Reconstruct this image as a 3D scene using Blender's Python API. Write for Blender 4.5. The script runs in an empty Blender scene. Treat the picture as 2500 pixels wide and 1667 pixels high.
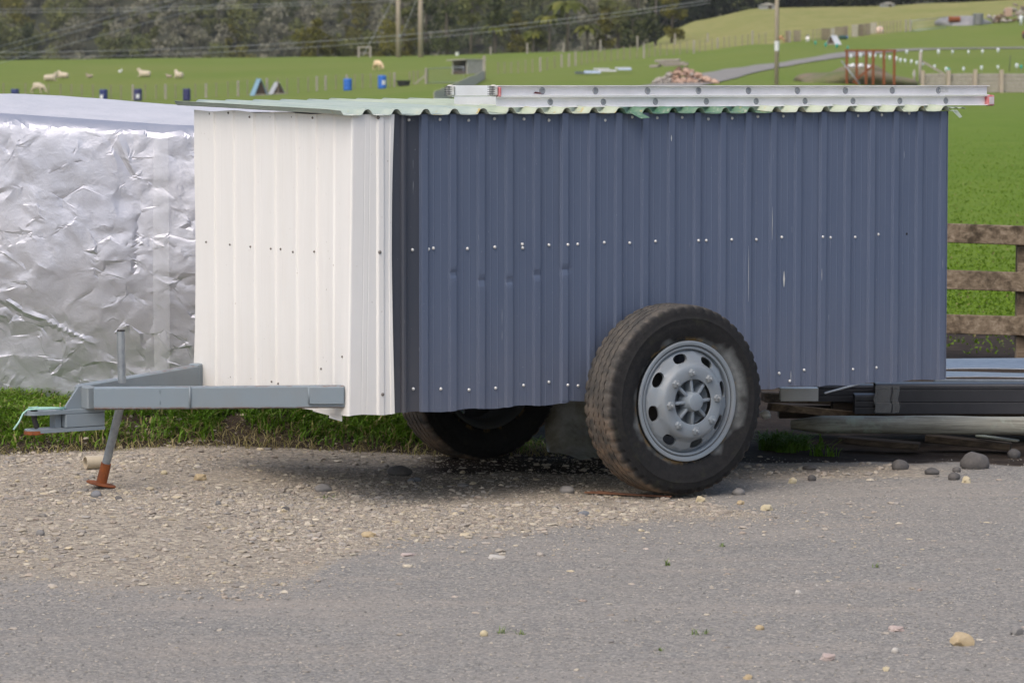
import bpy, bmesh, math, random
import numpy as np
from mathutils import Vector, Matrix, noise as mnoise
from mathutils.geometry import delaunay_2d_cdt

random.seed(7)
rng = np.random.default_rng(7)
scene = bpy.context.scene
R = math.radians

# ------------------------------------------------------------------ camera, sky, sun, exposure
FPX, CX, CY, EYE = 8300.0, 1250.0, 833.5, 1.86        # focal length and centre in photograph pixels, eye height in metres
PITCH = math.atan(623.5 / FPX)
cam_data = bpy.data.cameras.new('camera')
cam = bpy.data.objects.new('camera', cam_data)
scene.collection.objects.link(cam)
cam.location = (0, 0, EYE)
cam.rotation_euler = (math.pi / 2 - PITCH, 0, 0)
cam_data.sensor_width = 36
cam_data.lens = FPX / 2500 * 36
cam_data.clip_start = 0.5
cam_data.clip_end = 5000
cam_data.dof.use_dof = True
cam_data.dof.focus_distance = 15.2
cam_data.dof.aperture_fstop = 8.5
scene.camera = cam

SUN_EL, SUN_AZ = R(55), R(-152)      # azimuth measured from +Y towards +X: behind the camera and to the left
world = bpy.data.worlds.new('World')
scene.world = world
world.use_nodes = True
wn = world.node_tree
sky = wn.nodes.new('ShaderNodeTexSky')
sky.sky_type = 'NISHITA'
sky.sun_disc = False
sky.sun_elevation = SUN_EL
sky.sun_rotation = SUN_AZ
sky.air_density = 1.0
sky.dust_density = 4.0
sky.ozone_density = 0.6
bg = wn.nodes['Background']
bg.inputs['Strength'].default_value = 0.15
wn.links.new(sky.outputs['Color'], bg.inputs['Color'])
sun_data = bpy.data.lights.new('sun', 'SUN')
sun_data.energy = 1.1
sun_data.angle = R(60)
sun_data.color = (1.0, 0.955, 0.885)
sun = bpy.data.objects.new('sun', sun_data)
scene.collection.objects.link(sun)
sdir = Vector((math.sin(SUN_AZ) * math.cos(SUN_EL), math.cos(SUN_AZ) * math.cos(SUN_EL), math.sin(SUN_EL)))
sun.rotation_euler = sdir.to_track_quat('Z', 'Y').to_euler()
scene.view_settings.view_transform = 'Standard'
scene.view_settings.look = 'None'
scene.view_settings.gamma = 1.0
scene.view_settings.use_curve_mapping = False
scene.view_settings.exposure = 0.36

# ------------------------------------------------------------------ measuring helpers
FW = np.array([0, math.cos(PITCH), -math.sin(PITCH)])
UP = np.array([0, math.sin(PITCH), math.cos(PITCH)])
RT = np.array([1.0, 0, 0])
CAM = np.array([0, 0, EYE])
def ray(px, py): return FW + (px - CX) / FPX * RT + (CY - py) / FPX * UP
def at(px, py, d):
    r = ray(px, py); return CAM + r * d / r[1]
def on_z(px, py, z=0.0):
    r = ray(px, py); return CAM + r * ((z - EYE) / r[2])
def srgb(r, g, b, k=1.0):
    f = lambda c: ((c / 255 + .055) / 1.055) ** 2.4 if c > 10 else c / 255 / 12.92
    return (f(r) * k, f(g) * k, f(b) * k)
def ss(x, a, b):
    t = np.clip((np.asarray(x, float) - a) / (b - a), 0, 1)
    return t * t * (3 - 2 * t)

_perm = rng.permutation(4096)
_val = rng.random(4096)
def vn(x, y, seed=0):
    x = np.asarray(x, float); y = np.asarray(y, float)
    xi = np.floor(x).astype(int); yi = np.floor(y).astype(int)
    fx = x - xi; fy = y - yi
    fx = fx * fx * (3 - 2 * fx); fy = fy * fy * (3 - 2 * fy)
    h = lambda i, j: _val[_perm[(_perm[(i + seed * 131) & 4095] + j) & 4095]]
    a = h(xi, yi); b = h(xi + 1, yi); c = h(xi, yi + 1); d = h(xi + 1, yi + 1)
    return (a + (b - a) * fx) * (1 - fy) + (c + (d - c) * fx) * fy
def fbm(x, y, o=4, seed=0):
    s = 0; a = 1; t = 0
    for k in range(o):
        s = s + a * vn(np.asarray(x) * 2 ** k, np.asarray(y) * 2 ** k, seed + k); t += a; a *= .5
    return s / t

# ------------------------------------------------------------------ object helpers
COL = scene.collection
def tag(o, label=None, cat=None, group=None, kind=None):
    if label: o['label'] = label
    if cat: o['category'] = cat
    if group: o['group'] = group
    if kind: o['kind'] = kind
    return o
def thing(name, label, cat, loc=(0, 0, 0), rz=0.0, group=None):
    o = bpy.data.objects.new(name, None)
    o.empty_display_size = .1
    COL.objects.link(o)
    o.location = tuple(loc); o.rotation_euler = (0, 0, rz)
    return tag(o, label, cat, group)
def obj(name, me, mat=None, parent=None, loc=None, rot=None):
    o = bpy.data.objects.new(name, me)
    COL.objects.link(o)
    if mat is not None and not me.materials: me.materials.append(mat)
    if parent is not None: o.parent = parent
    if loc is not None: o.location = tuple(loc)
    if rot is not None: o.rotation_euler = rot
    return o
def copy_tree(o, parent=None):
    c = o.copy(); COL.objects.link(c); c.parent = parent
    for ch in list(o.children): copy_tree(ch, c)
    return c

class MB:
    """collects shapes for ONE mesh"""
    def __init__(s): s.v = []; s.f = []
    def add(s, vs, fs):
        b = len(s.v); s.v += [tuple(map(float, p)) for p in vs]; s.f += [tuple(b + i for i in f) for f in fs]
        return s
    def box(s, c, size, rot=None, taper=1.0, bev=0.0):
        hx, hy, hz = size[0] / 2, size[1] / 2, size[2] / 2
        if bev > 0:
            vs = []
            for z, ins in ((-hz, bev), (-hz + bev, 0), (hz - bev, 0), (hz, bev)):
                x0, y0 = hx - ins, hy - ins; k = min(bev, x0 * .9, y0 * .9)
                for (sx, sy) in ((1, 1), (-1, 1), (-1, -1), (1, -1)):
                    pts = [(sx * x0, sy * (y0 - k)), (sx * (x0 - k), sy * y0)]
                    if sx * sy < 0: pts.reverse()
                    vs += [(p[0], p[1], z) for p in pts]
            fs = [tuple(range(7, -1, -1)), tuple(range(24, 32))]
            for r in range(3):
                for i in range(8): fs.append((r * 8 + i, r * 8 + (i + 1) % 8, r * 8 + 8 + (i + 1) % 8, r * 8 + 8 + i))
        else:
            vs = [(x * hx * (taper if z > 0 else 1), y * hy * (taper if z > 0 else 1), z * hz) for z in (-1, 1) for y in (-1, 1) for x in (-1, 1)]
            fs = [(0, 2, 3, 1), (4, 5, 7, 6), (0, 1, 5, 4), (2, 6, 7, 3), (0, 4, 6, 2), (1, 3, 7, 5)]
        m = Matrix.Translation(Vector(c))
        if rot is not None: m = m @ (rot if isinstance(rot, Matrix) else Matrix.Rotation(rot, 4, 'Z'))
        return s.add([m @ Vector(p) for p in vs], fs)
    def beam(s, a, b, w, h, up=(0, 0, 1), bev=0.0):
        a = Vector(a); b = Vector(b); d = b - a
        x = d.normalized(); y = Vector(up).cross(x)
        if y.length < 1e-5: y = Vector((0, 1, 0)).cross(x)
        y.normalize(); z = x.cross(y)
        m = Matrix((x, y, z)).transposed().to_4x4()
        t = MB().box((0, 0, 0), (d.length, w, h), bev=bev)
        mm = Matrix.Translation((a + b) / 2) @ m
        return s.add([mm @ Vector(p) for p in t.v], t.f)
    def tube(s, pts, r, n=10, cap=True):
        pts = [Vector(p) for p in pts]
        rs = r if hasattr(r, '__len__') else [r] * len(pts)
        vs = []; fs = []
        ref = Vector((0, 0, 1))
        prev = None
        for i, p in enumerate(pts):
            t = (pts[min(i + 1, len(pts) - 1)] - pts[max(i - 1, 0)]).normalized()
            if prev is None:
                x = t.cross(ref)
                if x.length < .05: x = t.cross(Vector((0, 1, 0)))
            else:
                x = prev - t * prev.dot(t)
            x.normalize(); prev = x; y = t.cross(x)
            for k in range(n):
                a = 2 * math.pi * k / n
                vs.append(p + (x * math.cos(a) + y * math.sin(a)) * rs[i])
        for i in range(len(pts) - 1):
            for k in range(n):
                fs.append((i * n + k, i * n + (k + 1) % n, (i + 1) * n + (k + 1) % n, (i + 1) * n + k))
        if cap:
            fs.append(tuple(range(n - 1, -1, -1))); fs.append(tuple((len(pts) - 1) * n + k for k in range(n)))
        return s.add(vs, fs)
    def lathe(s, prof, n=32, axis='Z', closed=False, m=None):
        vs = []; fs = []
        for k in range(n):
            a = 2 * math.pi * k / n
            for (r, h) in prof:
                p = (r * math.cos(a), r * math.sin(a), h)
                if axis == 'Y': p = (r * math.cos(a), h, -r * math.sin(a))
                if axis == 'X': p = (h, r * math.cos(a), r * math.sin(a))
                vs.append(p)
        q = len(prof)
        for k in range(n):
            for i in range(q if closed else q - 1):
                j = (i + 1) % q
                fs.append((k * q + i, ((k + 1) % n) * q + i, ((k + 1) % n) * q + j, k * q + j))
        if m is not None: vs = [m @ Vector(p) for p in vs]
        return s.add(vs, fs)
    def prism(s, poly, d0, d1, axis='Y'):
        n = len(poly)
        conv = {'Y': lambda a, b, d: (a, d, b), 'X': lambda a, b, d: (d, a, b), 'Z': lambda a, b, d: (a, b, d)}[axis]
        vs = [conv(a, b, d0) for a, b in poly] + [conv(a, b, d1) for a, b in poly]
        fs = [tuple(range(n)), tuple(range(2 * n - 1, n - 1, -1))] + [(i, n + i, n + (i + 1) % n, (i + 1) % n) for i in range(n)]
        return s.add(vs, fs)
    def ico(s, c, size, rot=0.0, jit=.15, sub=1, seed=None):
        bm = bmesh.new(); bmesh.ops.create_icosphere(bm, subdivisions=sub, radius=1)
        rr = random.Random(seed if seed is not None else random.random())
        off = Vector((rr.random() * 50, rr.random() * 50, rr.random() * 50))
        cr, sr = math.cos(rot), math.sin(rot)
        vs = []
        for v in bm.verts:
            k = 1 + jit * 2 * (mnoise.noise(v.co * 1.3 + off))
            x, y, z = v.co.x * size[0] * k, v.co.y * size[1] * k, v.co.z * size[2] * k
            vs.append((c[0] + x * cr - y * sr, c[1] + x * sr + y * cr, c[2] + z))
        fs = [tuple(v.index for v in f.verts) for f in bm.faces]
        bm.free()
        return s.add(vs, fs)
    def mesh(s, name, smooth=False, fixn=True):
        me = bpy.data.meshes.new(name)
        me.from_pydata(s.v, [], s.f)
        if fixn:
            bm = bmesh.new(); bm.from_mesh(me)
            bmesh.ops.recalc_face_normals(bm, faces=bm.faces[:]); bm.to_mesh(me); bm.free()
        if smooth is True: me.shade_smooth()
        elif smooth:
            me.shade_smooth(); me.set_sharp_from_angle(angle=R(smooth))
        return me
    def build(s, name, mat, parent=None, smooth=False, loc=None, rot=None):
        return obj(name, s.mesh(name, smooth), mat, parent, loc, rot)

def np_mesh(name, V, Fq, smooth=False, attrs=None, colors=None):
    """big mesh from numpy arrays; Fq is (n,3) or (n,4)"""
    me = bpy.data.meshes.new(name)
    V = np.ascontiguousarray(V, np.float32); Fq = np.ascontiguousarray(Fq, np.int32)
    k = Fq.shape[1]
    me.vertices.add(len(V)); me.vertices.foreach_set('co', V.ravel())
    me.loops.add(Fq.size); me.loops.foreach_set('vertex_index', Fq.ravel())
    me.polygons.add(len(Fq)); me.polygons.foreach_set('loop_start', np.arange(0, Fq.size, k, dtype=np.int32))
    me.update(calc_edges=True)
    if not smooth: me.shade_flat()
    for n_, a in (attrs or {}).items():
        at_ = me.attributes.new(n_, 'FLOAT', 'POINT'); at_.data.foreach_set('value', np.ascontiguousarray(a, np.float32))
    for n_, a in (colors or {}).items():
        at_ = me.attributes.new(n_, 'FLOAT_COLOR', 'POINT')
        a4 = np.ones((len(V), 4), np.float32); a4[:, :3] = a; at_.data.foreach_set('color', a4.ravel())
    return me

# ------------------------------------------------------------------ materials
class NT:
    def __init__(s, name):
        s.m = bpy.data.materials.new(name); s.m.use_nodes = True
        s.t = s.m.node_tree; s.b = s.t.nodes['Principled BSDF']
        s.tc = None
    def n(s, kind, **kw):
        nd = s.t.nodes.new('ShaderNode' + kind)
        for k, v in kw.items(): setattr(nd, k, v)
        return nd
    def l(s, a, b): s.t.links.new(a, b)
    def coord(s, which='Object', scale=None, jitter=False):
        if s.tc is None: s.tc = s.n('TexCoord')
        o = s.tc.outputs[which]
        if jitter:
            oi = s.n('ObjectInfo'); ad = s.n('VectorMath', operation='MULTIPLY_ADD')
            s.l(oi.outputs['Random'], ad.inputs[0]); ad.inputs[1].default_value = (37, 53, 71); s.l(o, ad.inputs[2]); o = ad.outputs[0]
        if scale is not None:
            mp = s.n('Mapping'); mp.inputs['Scale'].default_value = scale; s.l(o, mp.inputs['Vector']); o = mp.outputs[0]
        return o
    def noise(s, vec, scale, detail=4, rough=.6, dist=0.0):
        nd = s.n('TexNoise'); nd.inputs['Scale'].default_value = scale; nd.inputs['Detail'].default_value = detail
        nd.inputs['Roughness'].default_value = rough; nd.inputs['Distortion'].default_value = dist
        if vec is not None: s.l(vec, nd.inputs['Vector'])
        return nd.outputs['Fac']
    def voro(s, vec, scale, feature='F1', out='Distance'):
        nd = s.n('TexVoronoi', feature=feature); nd.inputs['Scale'].default_value = scale
        if vec is not None: s.l(vec, nd.inputs['Vector'])
        return nd.outputs[out]
    def ramp(s, fac, stops):
        nd = s.n('ValToRGB'); e = nd.color_ramp.elements
        while len(e) < len(stops): e.new(.5)
        for el, (p, c) in zip(e, stops):
            el.position = p; el.color = (*c, 1) if hasattr(c, '__len__') else (c, c, c, 1)
        s.l(fac, nd.inputs['Fac']); return nd.outputs['Color']
    def rng(s, fac, a, b, c=0.0, d=1.0):
        nd = s.n('MapRange'); s.l(fac, nd.inputs['Value'])
        for i, v in zip(('From Min', 'From Max', 'To Min', 'To Max'), (a, b, c, d)): nd.inputs[i].default_value = v
        return nd.outputs['Result']
    def mix(s, fac, a, b, mode='MIX'):
        nd = s.n('Mix', data_type='RGBA', blend_type=mode)
        for sock, v in ((nd.inputs['Factor'], fac), (nd.inputs['A'], a), (nd.inputs['B'], b)):
            if hasattr(v, 'is_output'): s.l(v, sock)
            elif hasattr(v, '__len__'): sock.default_value = (*v, 1)
            else: sock.default_value = v if sock is nd.inputs['Factor'] else (v, v, v, 1)
        return nd.outputs['Result']
    def math(s, op, a, b=0.0):
        nd = s.n('Math', operation=op)
        for i, v in enumerate((a, b)):
            if hasattr(v, 'is_output'): s.l(v, nd.inputs[i])
            else: nd.inputs[i].default_value = v
        return nd.outputs[0]
    def attr(s, name, out='Color'):
        nd = s.n('Attribute', attribute_name=name); return nd.outputs[out]
    def sep(s, vec):
        nd = s.n('SeparateXYZ'); s.l(vec, nd.inputs[0]); return nd.outputs
    def bump(s, h, strength=.3, dist=.01):
        nd = s.n('Bump'); nd.inputs['Strength'].default_value = strength; nd.inputs['Distance'].default_value = dist
        s.l(h, nd.inputs['Height']); s.l(nd.outputs[0], s.b.inputs['Normal'])
    def set(s, color=None, rough=None, metal=None, spec=None):
        for k, v in (('Base Color', color), ('Roughness', rough), ('Metallic', metal), ('Specular IOR Level', spec)):
            if v is None: continue
            if hasattr(v, 'is_output'): s.l(v, s.b.inputs[k])
            elif hasattr(v, '__len__'): s.b.inputs[k].default_value = (*v, 1)
            else: s.b.inputs[k].default_value = v
        return s.m

def plain(name, c1, c2=None, scale=6, rough=.6, metal=0.0, bump=0.0, bscale=60, stretch=None, spec=None, bdist=.004):
    t = NT(name); v = t.coord('Object', stretch, jitter=True)
    col = c1
    if c2 is not None:
        f = t.noise(v, scale, 5, .65)
        col = t.mix(t.rng(f, .35, .68), c1, c2)
    t.set(col, rough, metal, spec)
    if bump: t.bump(t.noise(v, bscale, 4, .7), bump, bdist)
    return t.m
def painted(name, c, dirt, rust=None, dirt_amt=.25, rough=.45, rust_thr=.68, scale=3.0):
    """paint with grime, fine scratches and rust spots"""
    t = NT(name); v = t.coord('Object', jitter=True)
    f = t.noise(v, scale, 6, .65)
    col = t.mix(t.math('MULTIPLY', t.rng(f, .42, .72), dirt_amt), c, dirt)
    sp = t.noise(v, 90, 3, .7)
    col = t.mix(t.math('MULTIPLY', t.rng(sp, .62, .75), .35), col, dirt)
    if rust is not None:
        g = t.noise(v, 9, 7, .75)
        fac = t.rng(g, rust_thr, rust_thr + .05)
        col = t.mix(fac, col, rust)
    t.set(col, t.rng(f, .3, .7, rough - .08, rough + .12))
    t.bump(t.noise(v, 25, 5, .7), .08, .004)
    return t.m
def wood(name, c1, c2, c3, axis=0, rough=.85, scale=1.0, lichen=None):
    t = NT(name); sc = [22, 22, 22]; sc[axis] = 1.3
    v = t.coord('Object', [x * scale for x in sc], jitter=True)
    g = t.noise(v, 1.6, 6, .7, .4)
    col = t.ramp(g, [(.3, c1), (.5, c2), (.7, c3)])
    v2 = t.coord('Object', jitter=True)
    if lichen is not None:
        f = t.noise(v2, 4, 6, .7)
        col = t.mix(t.rng(f, .5, .62), col, lichen)
    t.set(col, rough, 0, .2)
    t.bump(g, .5, .006)
    return t.m
def toned(name, stops, rough=.8, trans=0.0, spec=.2, attr='tone'):
    """colour picked by a per-leaf tone attribute"""
    t = NT(name); col = t.ramp(t.attr(attr, 'Fac'), stops)
    t.set(col, rough, 0, spec)
    if trans:
        out = t.t.nodes['Material Output']
        tr = t.n('BsdfTranslucent'); t.l(col, tr.inputs['Color'])
        mx = t.n('MixShader'); mx.inputs[0].default_value = trans
        t.l(t.b.outputs[0], mx.inputs[1]); t.l(tr.outputs[0], mx.inputs[2]); t.l(mx.outputs[0], out.inputs['Surface'])
    return t.m

# ------------------------------------------------------------------ terrain
T_COL = [0, 450, 850, 1200, 1400, 1570, 1700, 1850, 2050, 2150, 2300, 2500]
T_PY = {   # image height of the ground at each distance, measured in the photograph
    130: [300, 298, 290, 284, 280, 278, 276, 275, 275, 275, 275, 275],
    185: [268, 262, 245, 226, 212, 206, 204, 205, 211, 219, 226, 228],
    240: [251, 247, 224, 192, 180, 168, 164, 158, 147, 148, 152, 156],
    270: [214, 206, 190, 180, 163, 144, 132, 112, 117, 121, 119, 118],
    290: [188, 181, 168, 160, 147, 130, 121, 102, 97, 90, 73, 64],
    330: [149, 141, 139, 134, 127, 118, 104, 82, 72, 66, 52, 46],
    420: [178, 175, 170, 165, 152, 108, 50, 22, 18, 17, 9, -2],
    520: [185, 183, 180, 178, 170, 130, 90, 60, 45, 40, 30, 25]}
T_D = [20, 25, 45, 80] + sorted(T_PY)
_Z = [[.12] * 12, [.0] * 12, [.1] * 12, [.35] * 12]
for d in sorted(T_PY): _Z.append([at(c, p, d)[2] for c, p in zip(T_COL, T_PY[d])])
_Z = np.array(_Z)
_LD = np.log(np.array(T_D, float))
def smooth_interp(q, xs, idx_only=False):
    i = np.clip(np.searchsorted(xs, q) - 1, 0, len(xs) - 2)
    t = np.clip((q - xs[i]) / (xs[i + 1] - xs[i]), 0, 1)
    return i, t
_TC = np.array(T_COL, float)
def far_z(x, y):
    yy = np.maximum(y, 20.0)
    c = CX + FPX * x / yy
    i, a = smooth_interp(c, _TC); j, b = smooth_interp(np.log(yy), _LD)
    a = a * a * (3 - 2 * a) * .5 + a * .5
    z0 = _Z[j, i] * (1 - a) + _Z[j, i + 1] * a
    z1 = _Z[j + 1, i] * (1 - a) + _Z[j + 1, i + 1] * a
    return z0 * (1 - b) + z1 * b
def bank_edge(x):
    return np.interp(x, [-6, -2.4, -1.6, -.9, -.3, .4], [16.3, 16.38, 16.6, 16.85, 17.0, 17.1]) + .22 * (vn(x * 2.3, 0 * x, 5) - .5)
def near_z(x, y):
    z = .016 * (fbm(x * .9, y * .9, 3, 11) - .5) + .006 * (vn(x * 5, y * 5, 12) - .5)
    z = z + .085 * ss(-x, .2, 1.7) * ss(y, 13.0, 14.8)
    z = z + .175 * ss(-x, -.3, .6) * ss(y, bank_edge(x), bank_edge(x) + .5) * (.85 + .4 * (fbm(x * 3, y * 3, 3, 14) - .5))
    z = z - .03 * ss(x, 1.1, 1.8) * ss(y, 16.8, 17.3) - .02 * np.exp(-((x - .9) ** 2 + (y - 15.6) ** 2) / .5)
    return z
def ground_z(x, y):
    x = np.asarray(x, float); y = np.asarray(y, float)
    k = ss(y, 19.5, 24.5)
    bumps = (.03 * (fbm(x * .5, y * .5, 3, 21) - .5) * ss(y, 19, 24)) + .35 * (fbm(x * .06, y * .06, 3, 22) - .5) * ss(y, 120, 260)
    return near_z(x, y) * (1 - k) + far_z(x, y) * k + bumps
def gz(x, y): return float(ground_z(np.array([x]), np.array([y]))[0])
_hd = np.concatenate([np.arange(9, 40, .02), np.geomspace(40, 520, 4000)])
def hit(px, py):
    """where the sight line through a photograph pixel meets the ground"""
    r = ray(px, py); P_ = CAM[None] + r[None] * (_hd / r[1])[:, None]
    below = P_[:, 2] <= ground_z(P_[:, 0], P_[:, 1])
    i = int(np.argmax(below)) if below.any() else len(_hd) - 1
    return np.array([P_[i, 0], P_[i, 1], gz(P_[i, 0], P_[i, 1])])
def mpp(p): return p[1] / FPX           # metres per photograph pixel at a point

# columns and rows of the sheet: fine where the photograph looks closely, coarse beyond
inner = np.arange(-260, 2761, 12.0)
side = np.geomspace(40, 9000, 28)
cols = np.concatenate([-260 - side[::-1], inner, 2760 + side])
rows = np.concatenate([[-120, -60, -30, -12, -4, 2, 5, 7, 8.2], np.arange(8.8, 19.5, .045), np.geomspace(19.5, 540, 430), [580, 640]])
Y = np.repeat(rows[:, None], len(cols), 1)
X = (cols[None, :] - CX) / FPX * np.maximum(Y, 13.0)
Zg = ground_z(X, Y)
Zg[Y > 545] = Zg[np.argmax(rows > 530)][None, :].repeat((rows > 545).sum(), 0).ravel()
front = [on_z(px, py, .03)[:2] for px, py in ((-500, 1400), (0, 1395), (200, 1425), (370, 1425), (740, 1415), (800, 1365), (960, 1295), (1300, 1275), (1560, 1262), (1870, 1240))]
fx = np.array([p[0] for p in front]); fy = np.array([p[1] for p in front])
def tan_amount(x, y):
    n = .7 * (fbm(x * 1.6, y * 1.1, 4, 31) - .5)
    t = ss(y + n, np.interp(x, fx, fy) - .35, np.interp(x, fx, fy) + .45)
    t = t * (1 - ss(x + .5 * (vn(x * 3, y * 3, 33) - .5), .85, 1.15))
    strip = ss(y, 15.95, 16.2) * (1 - ss(y, 16.55, 16.85)) * ss(x, .9, 1.3) * (1 - ss(x, 1.9, 2.3)) * .75
    return np.clip(np.maximum(t, strip), 0, 1) * (y < 18)
def soil_amount(x, y):
    n = .5 * (fbm(x * 1.8, y * 1.8, 4, 41) - .5)
    a = ss(y + n, 16.0, 16.5) * ss(x, -.7, -.2) * (1 - ss(x, .9, 1.3)) * .85
    b = ss(y + n, 16.5, 16.8) * ss(x, .9, 1.3)
    e = bank_edge(x)
    c = ss(y, e - .05, e + .1) * (1 - ss(y + n, e + .35, e + .75)) * (x < .7)
    mud = ss(y + 2 * n, 23.3, 23.8) * (1 - ss(y + 3 * n, 25.6, 26.6)) * (1 - ss(x + n, 3.6, 4.1))
    return np.clip(np.maximum(np.maximum(a, b), np.maximum(c, mud)), 0, 1) * (y < 27)
def grass_amount(x, y):
    e = bank_edge(x)
    a = ss(y, e + .15, e + .5) * (1 - ss(x, -.3, .3))
    b = ss(y, 19.0, 20.2)
    return np.clip(np.maximum(a, b), 0, 1) * (1 - .9 * soil_amount(x, y))
def dry_amount(x, y):
    c = CX + FPX * x / np.maximum(y, 20)
    n = 22 * (fbm(x * .12, y * .05, 3, 51) - .5)
    edge = np.interp(c, [1560, 1640, 1720, 1900, 2000, 2140, 2310, 2420, 2500], [340, 296, 283, 281, 295, 294, 305, 335, 350])
    d = ss(y + n * .4, edge - 3, edge + 5) * ss(c, 1540, 1650) * (.62 + .7 * (fbm(x * .2, y * .1, 3, 52) - .3))
    return np.clip(d, 0, 1)
surf = np.stack([tan_amount(X, Y), soil_amount(X, Y), grass_amount(X, Y)], -1).reshape(-1, 3)
dry = dry_amount(X, Y).ravel()
V = np.stack([X, Y, Zg], -1).reshape(-1, 3)
nc = len(cols); nr = len(rows)
ii = (np.arange(nr - 1)[:, None] * nc + np.arange(nc - 1)[None, :]).ravel()
Fq = np.stack([ii, ii + 1, ii + 1 + nc, ii + nc], -1)

def ground_material():
    t = NT('ground_mix'); v = t.coord('Object')
    s = t.n('SeparateColor'); t.l(t.attr('surf'), s.inputs[0])
    nA = t.noise(v, 1.1, 6, .65); nB = t.noise(v, 14, 5, .7)
    # grey chip: cells of differing stone
    cell = t.n('TexVoronoi'); cell.inputs['Scale'].default_value = 95; t.l(v, cell.inputs['Vector'])
    cellc = t.n('SeparateColor'); t.l(cell.outputs['Color'], cellc.inputs[0])
    grey = t.ramp(cellc.outputs[0], [(0, (.16, .155, .147)), (.35, (.215, .207, .194)), (.7, (.27, .257, .237)), (.93, (.33, .31, .275)), (1, (.42, .38, .32))])
    nS = t.noise(t.coord('Object', (.55, 2.0, 1)), 1.3, 6, .65)
    grey = t.mix(t.rng(nA, .35, .75, .0, .35), grey, (.28, .25, .215))
    grey = t.mix(t.rng(nS, .52, .72, .0, .55), grey, (.36, .31, .26))
    grey = t.mix(t.rng(nS, .42, .3, .0, .4), grey, (.165, .16, .152))
    grey = t.mix(t.rng(nB, .25, .75, .2, 0), grey, (.13, .128, .124))
    nW = t.noise(t.coord('Object', (.35, .9, 1)), 1.0, 7, .7)
    grey = t.mix(t.rng(nW, .5, .68, 0, .4), grey, (.34, .305, .265))
    cell2 = t.n('TexVoronoi'); cell2.inputs['Scale'].default_value = 48; t.l(v, cell2.inputs['Vector'])
    c2 = t.n('SeparateColor'); t.l(cell2.outputs['Color'], c2.inputs[0])
    tan = t.ramp(c2.outputs[0], [(0, (.18, .155, .13)), (.3, (.27, .235, .19)), (.6, (.33, .29, .235)), (.85, (.39, .345, .275)), (1, (.45, .40, .31))])
    tan = t.mix(t.rng(nB, .3, .7, .4, 0), tan, (.23, .2, .165))
    soil = t.ramp(t.noise(v, 7, 8, .75), [(.3, (.018, .013, .010)), (.55, (.045, .034, .026)), (.78, (.13, .1, .075))])
    # grass seen from afar
    g1 = t.noise(v, .35, 7, .7); g2 = t.noise(v, 4.0, 6, .75)
    grass = t.ramp(g2, [(.28, (.068, .122, .010)), (.5, (.10, .17, .015)), (.72, (.135, .215, .024))])
    grass = t.mix(t.rng(g1, .35, .7, 0, .5), grass, (.165, .215, .035))
    g0 = t.noise(v, .045, 5, .6)
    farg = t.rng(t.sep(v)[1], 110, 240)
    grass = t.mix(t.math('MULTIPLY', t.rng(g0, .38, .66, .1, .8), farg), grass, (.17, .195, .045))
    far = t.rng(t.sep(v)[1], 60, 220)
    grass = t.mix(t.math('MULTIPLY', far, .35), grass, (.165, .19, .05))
    dryc = t.ramp(t.noise(v, .6, 7, .75), [(.3, (.15, .19, .04)), (.5, (.25, .24, .08)), (.7, (.34, .30, .14))])
    sc = lambda ch, a, b: t.rng(t.math('ADD', ch, t.math('MULTIPLY', t.math('SUBTRACT', nB, .5), .55)), a, b)
    col = t.mix(t.rng(t.math('ADD', s.outputs[0], t.math('MULTIPLY', t.math('SUBTRACT', t.noise(v, 5, 6, .8), .5), 1.2)), .2, .8), grey, tan)
    col = t.mix(sc(s.outputs[1], .3, .7), col, soil)
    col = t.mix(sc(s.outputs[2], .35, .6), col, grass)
    col = t.mix(t.rng(t.math('ADD', t.attr('dry', 'Fac'), t.math('MULTIPLY', t.math('SUBTRACT', g1, .5), .6)), .15, .75), col, dryc)
    t.set(col, .93, 0, .12)
    d1 = t.math('SUBTRACT', 1.0, cell.outputs['Distance'])
    d2 = t.math('SUBTRACT', 1.0, cell2.outputs['Distance'])
    h = t.math('ADD', t.math('MULTIPLY', d1, .5), t.math('ADD', t.math('MULTIPLY', d2, .6), nB))
    t.bump(h, .5, .008)
    return t.m
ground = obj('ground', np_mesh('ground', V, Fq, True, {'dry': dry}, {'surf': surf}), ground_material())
tag(ground, 'gravel yard running into green paddocks and a dry hill', kind='structure')

# gravel drive across the far paddock
def ribbon(name, pts, half, mat, lift=.05, n=160):
    pts = np.array(pts); seg = np.concatenate([[0], np.cumsum(np.linalg.norm(np.diff(pts[:, :2], axis=0), axis=1))])
    q = np.linspace(0, seg[-1], n); px_ = np.interp(q, seg, pts[:, 0]); py_ = np.interp(q, seg, pts[:, 1])
    for _ in range(6):
        px_[1:-1] = (px_[:-2] + px_[1:-1] * 2 + px_[2:]) / 4; py_[1:-1] = (py_[:-2] + py_[1:-1] * 2 + py_[2:]) / 4
    tx = np.gradient(px_); ty = np.gradient(py_); L = np.hypot(tx, ty); tx /= L; ty /= L
    W = np.linspace(-half, half, 7); vs = []
    for w in W:
        ww = w * (1 + .12 * (vn(q * .3, q * 0 + w, 61) - .5)); xx = px_ - ty * ww; yy = py_ + tx * ww
        vs.append(np.stack([xx, yy, ground_z(xx, yy) + lift], -1))
    V_ = np.stack(vs, 1).reshape(-1, 3); k = len(W)
    i_ = (np.arange(n - 1)[:, None] * k + np.arange(k - 1)[None]).ravel()
    return obj(name, np_mesh(name, V_, np.stack([i_, i_ + 1, i_ + 1 + k, i_ + k], -1), True), mat)
M_road = plain('drive_gravel', (.19, .18, .165), (.26, .245, .22), 1.2, .95, bump=.3, bscale=8)
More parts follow.
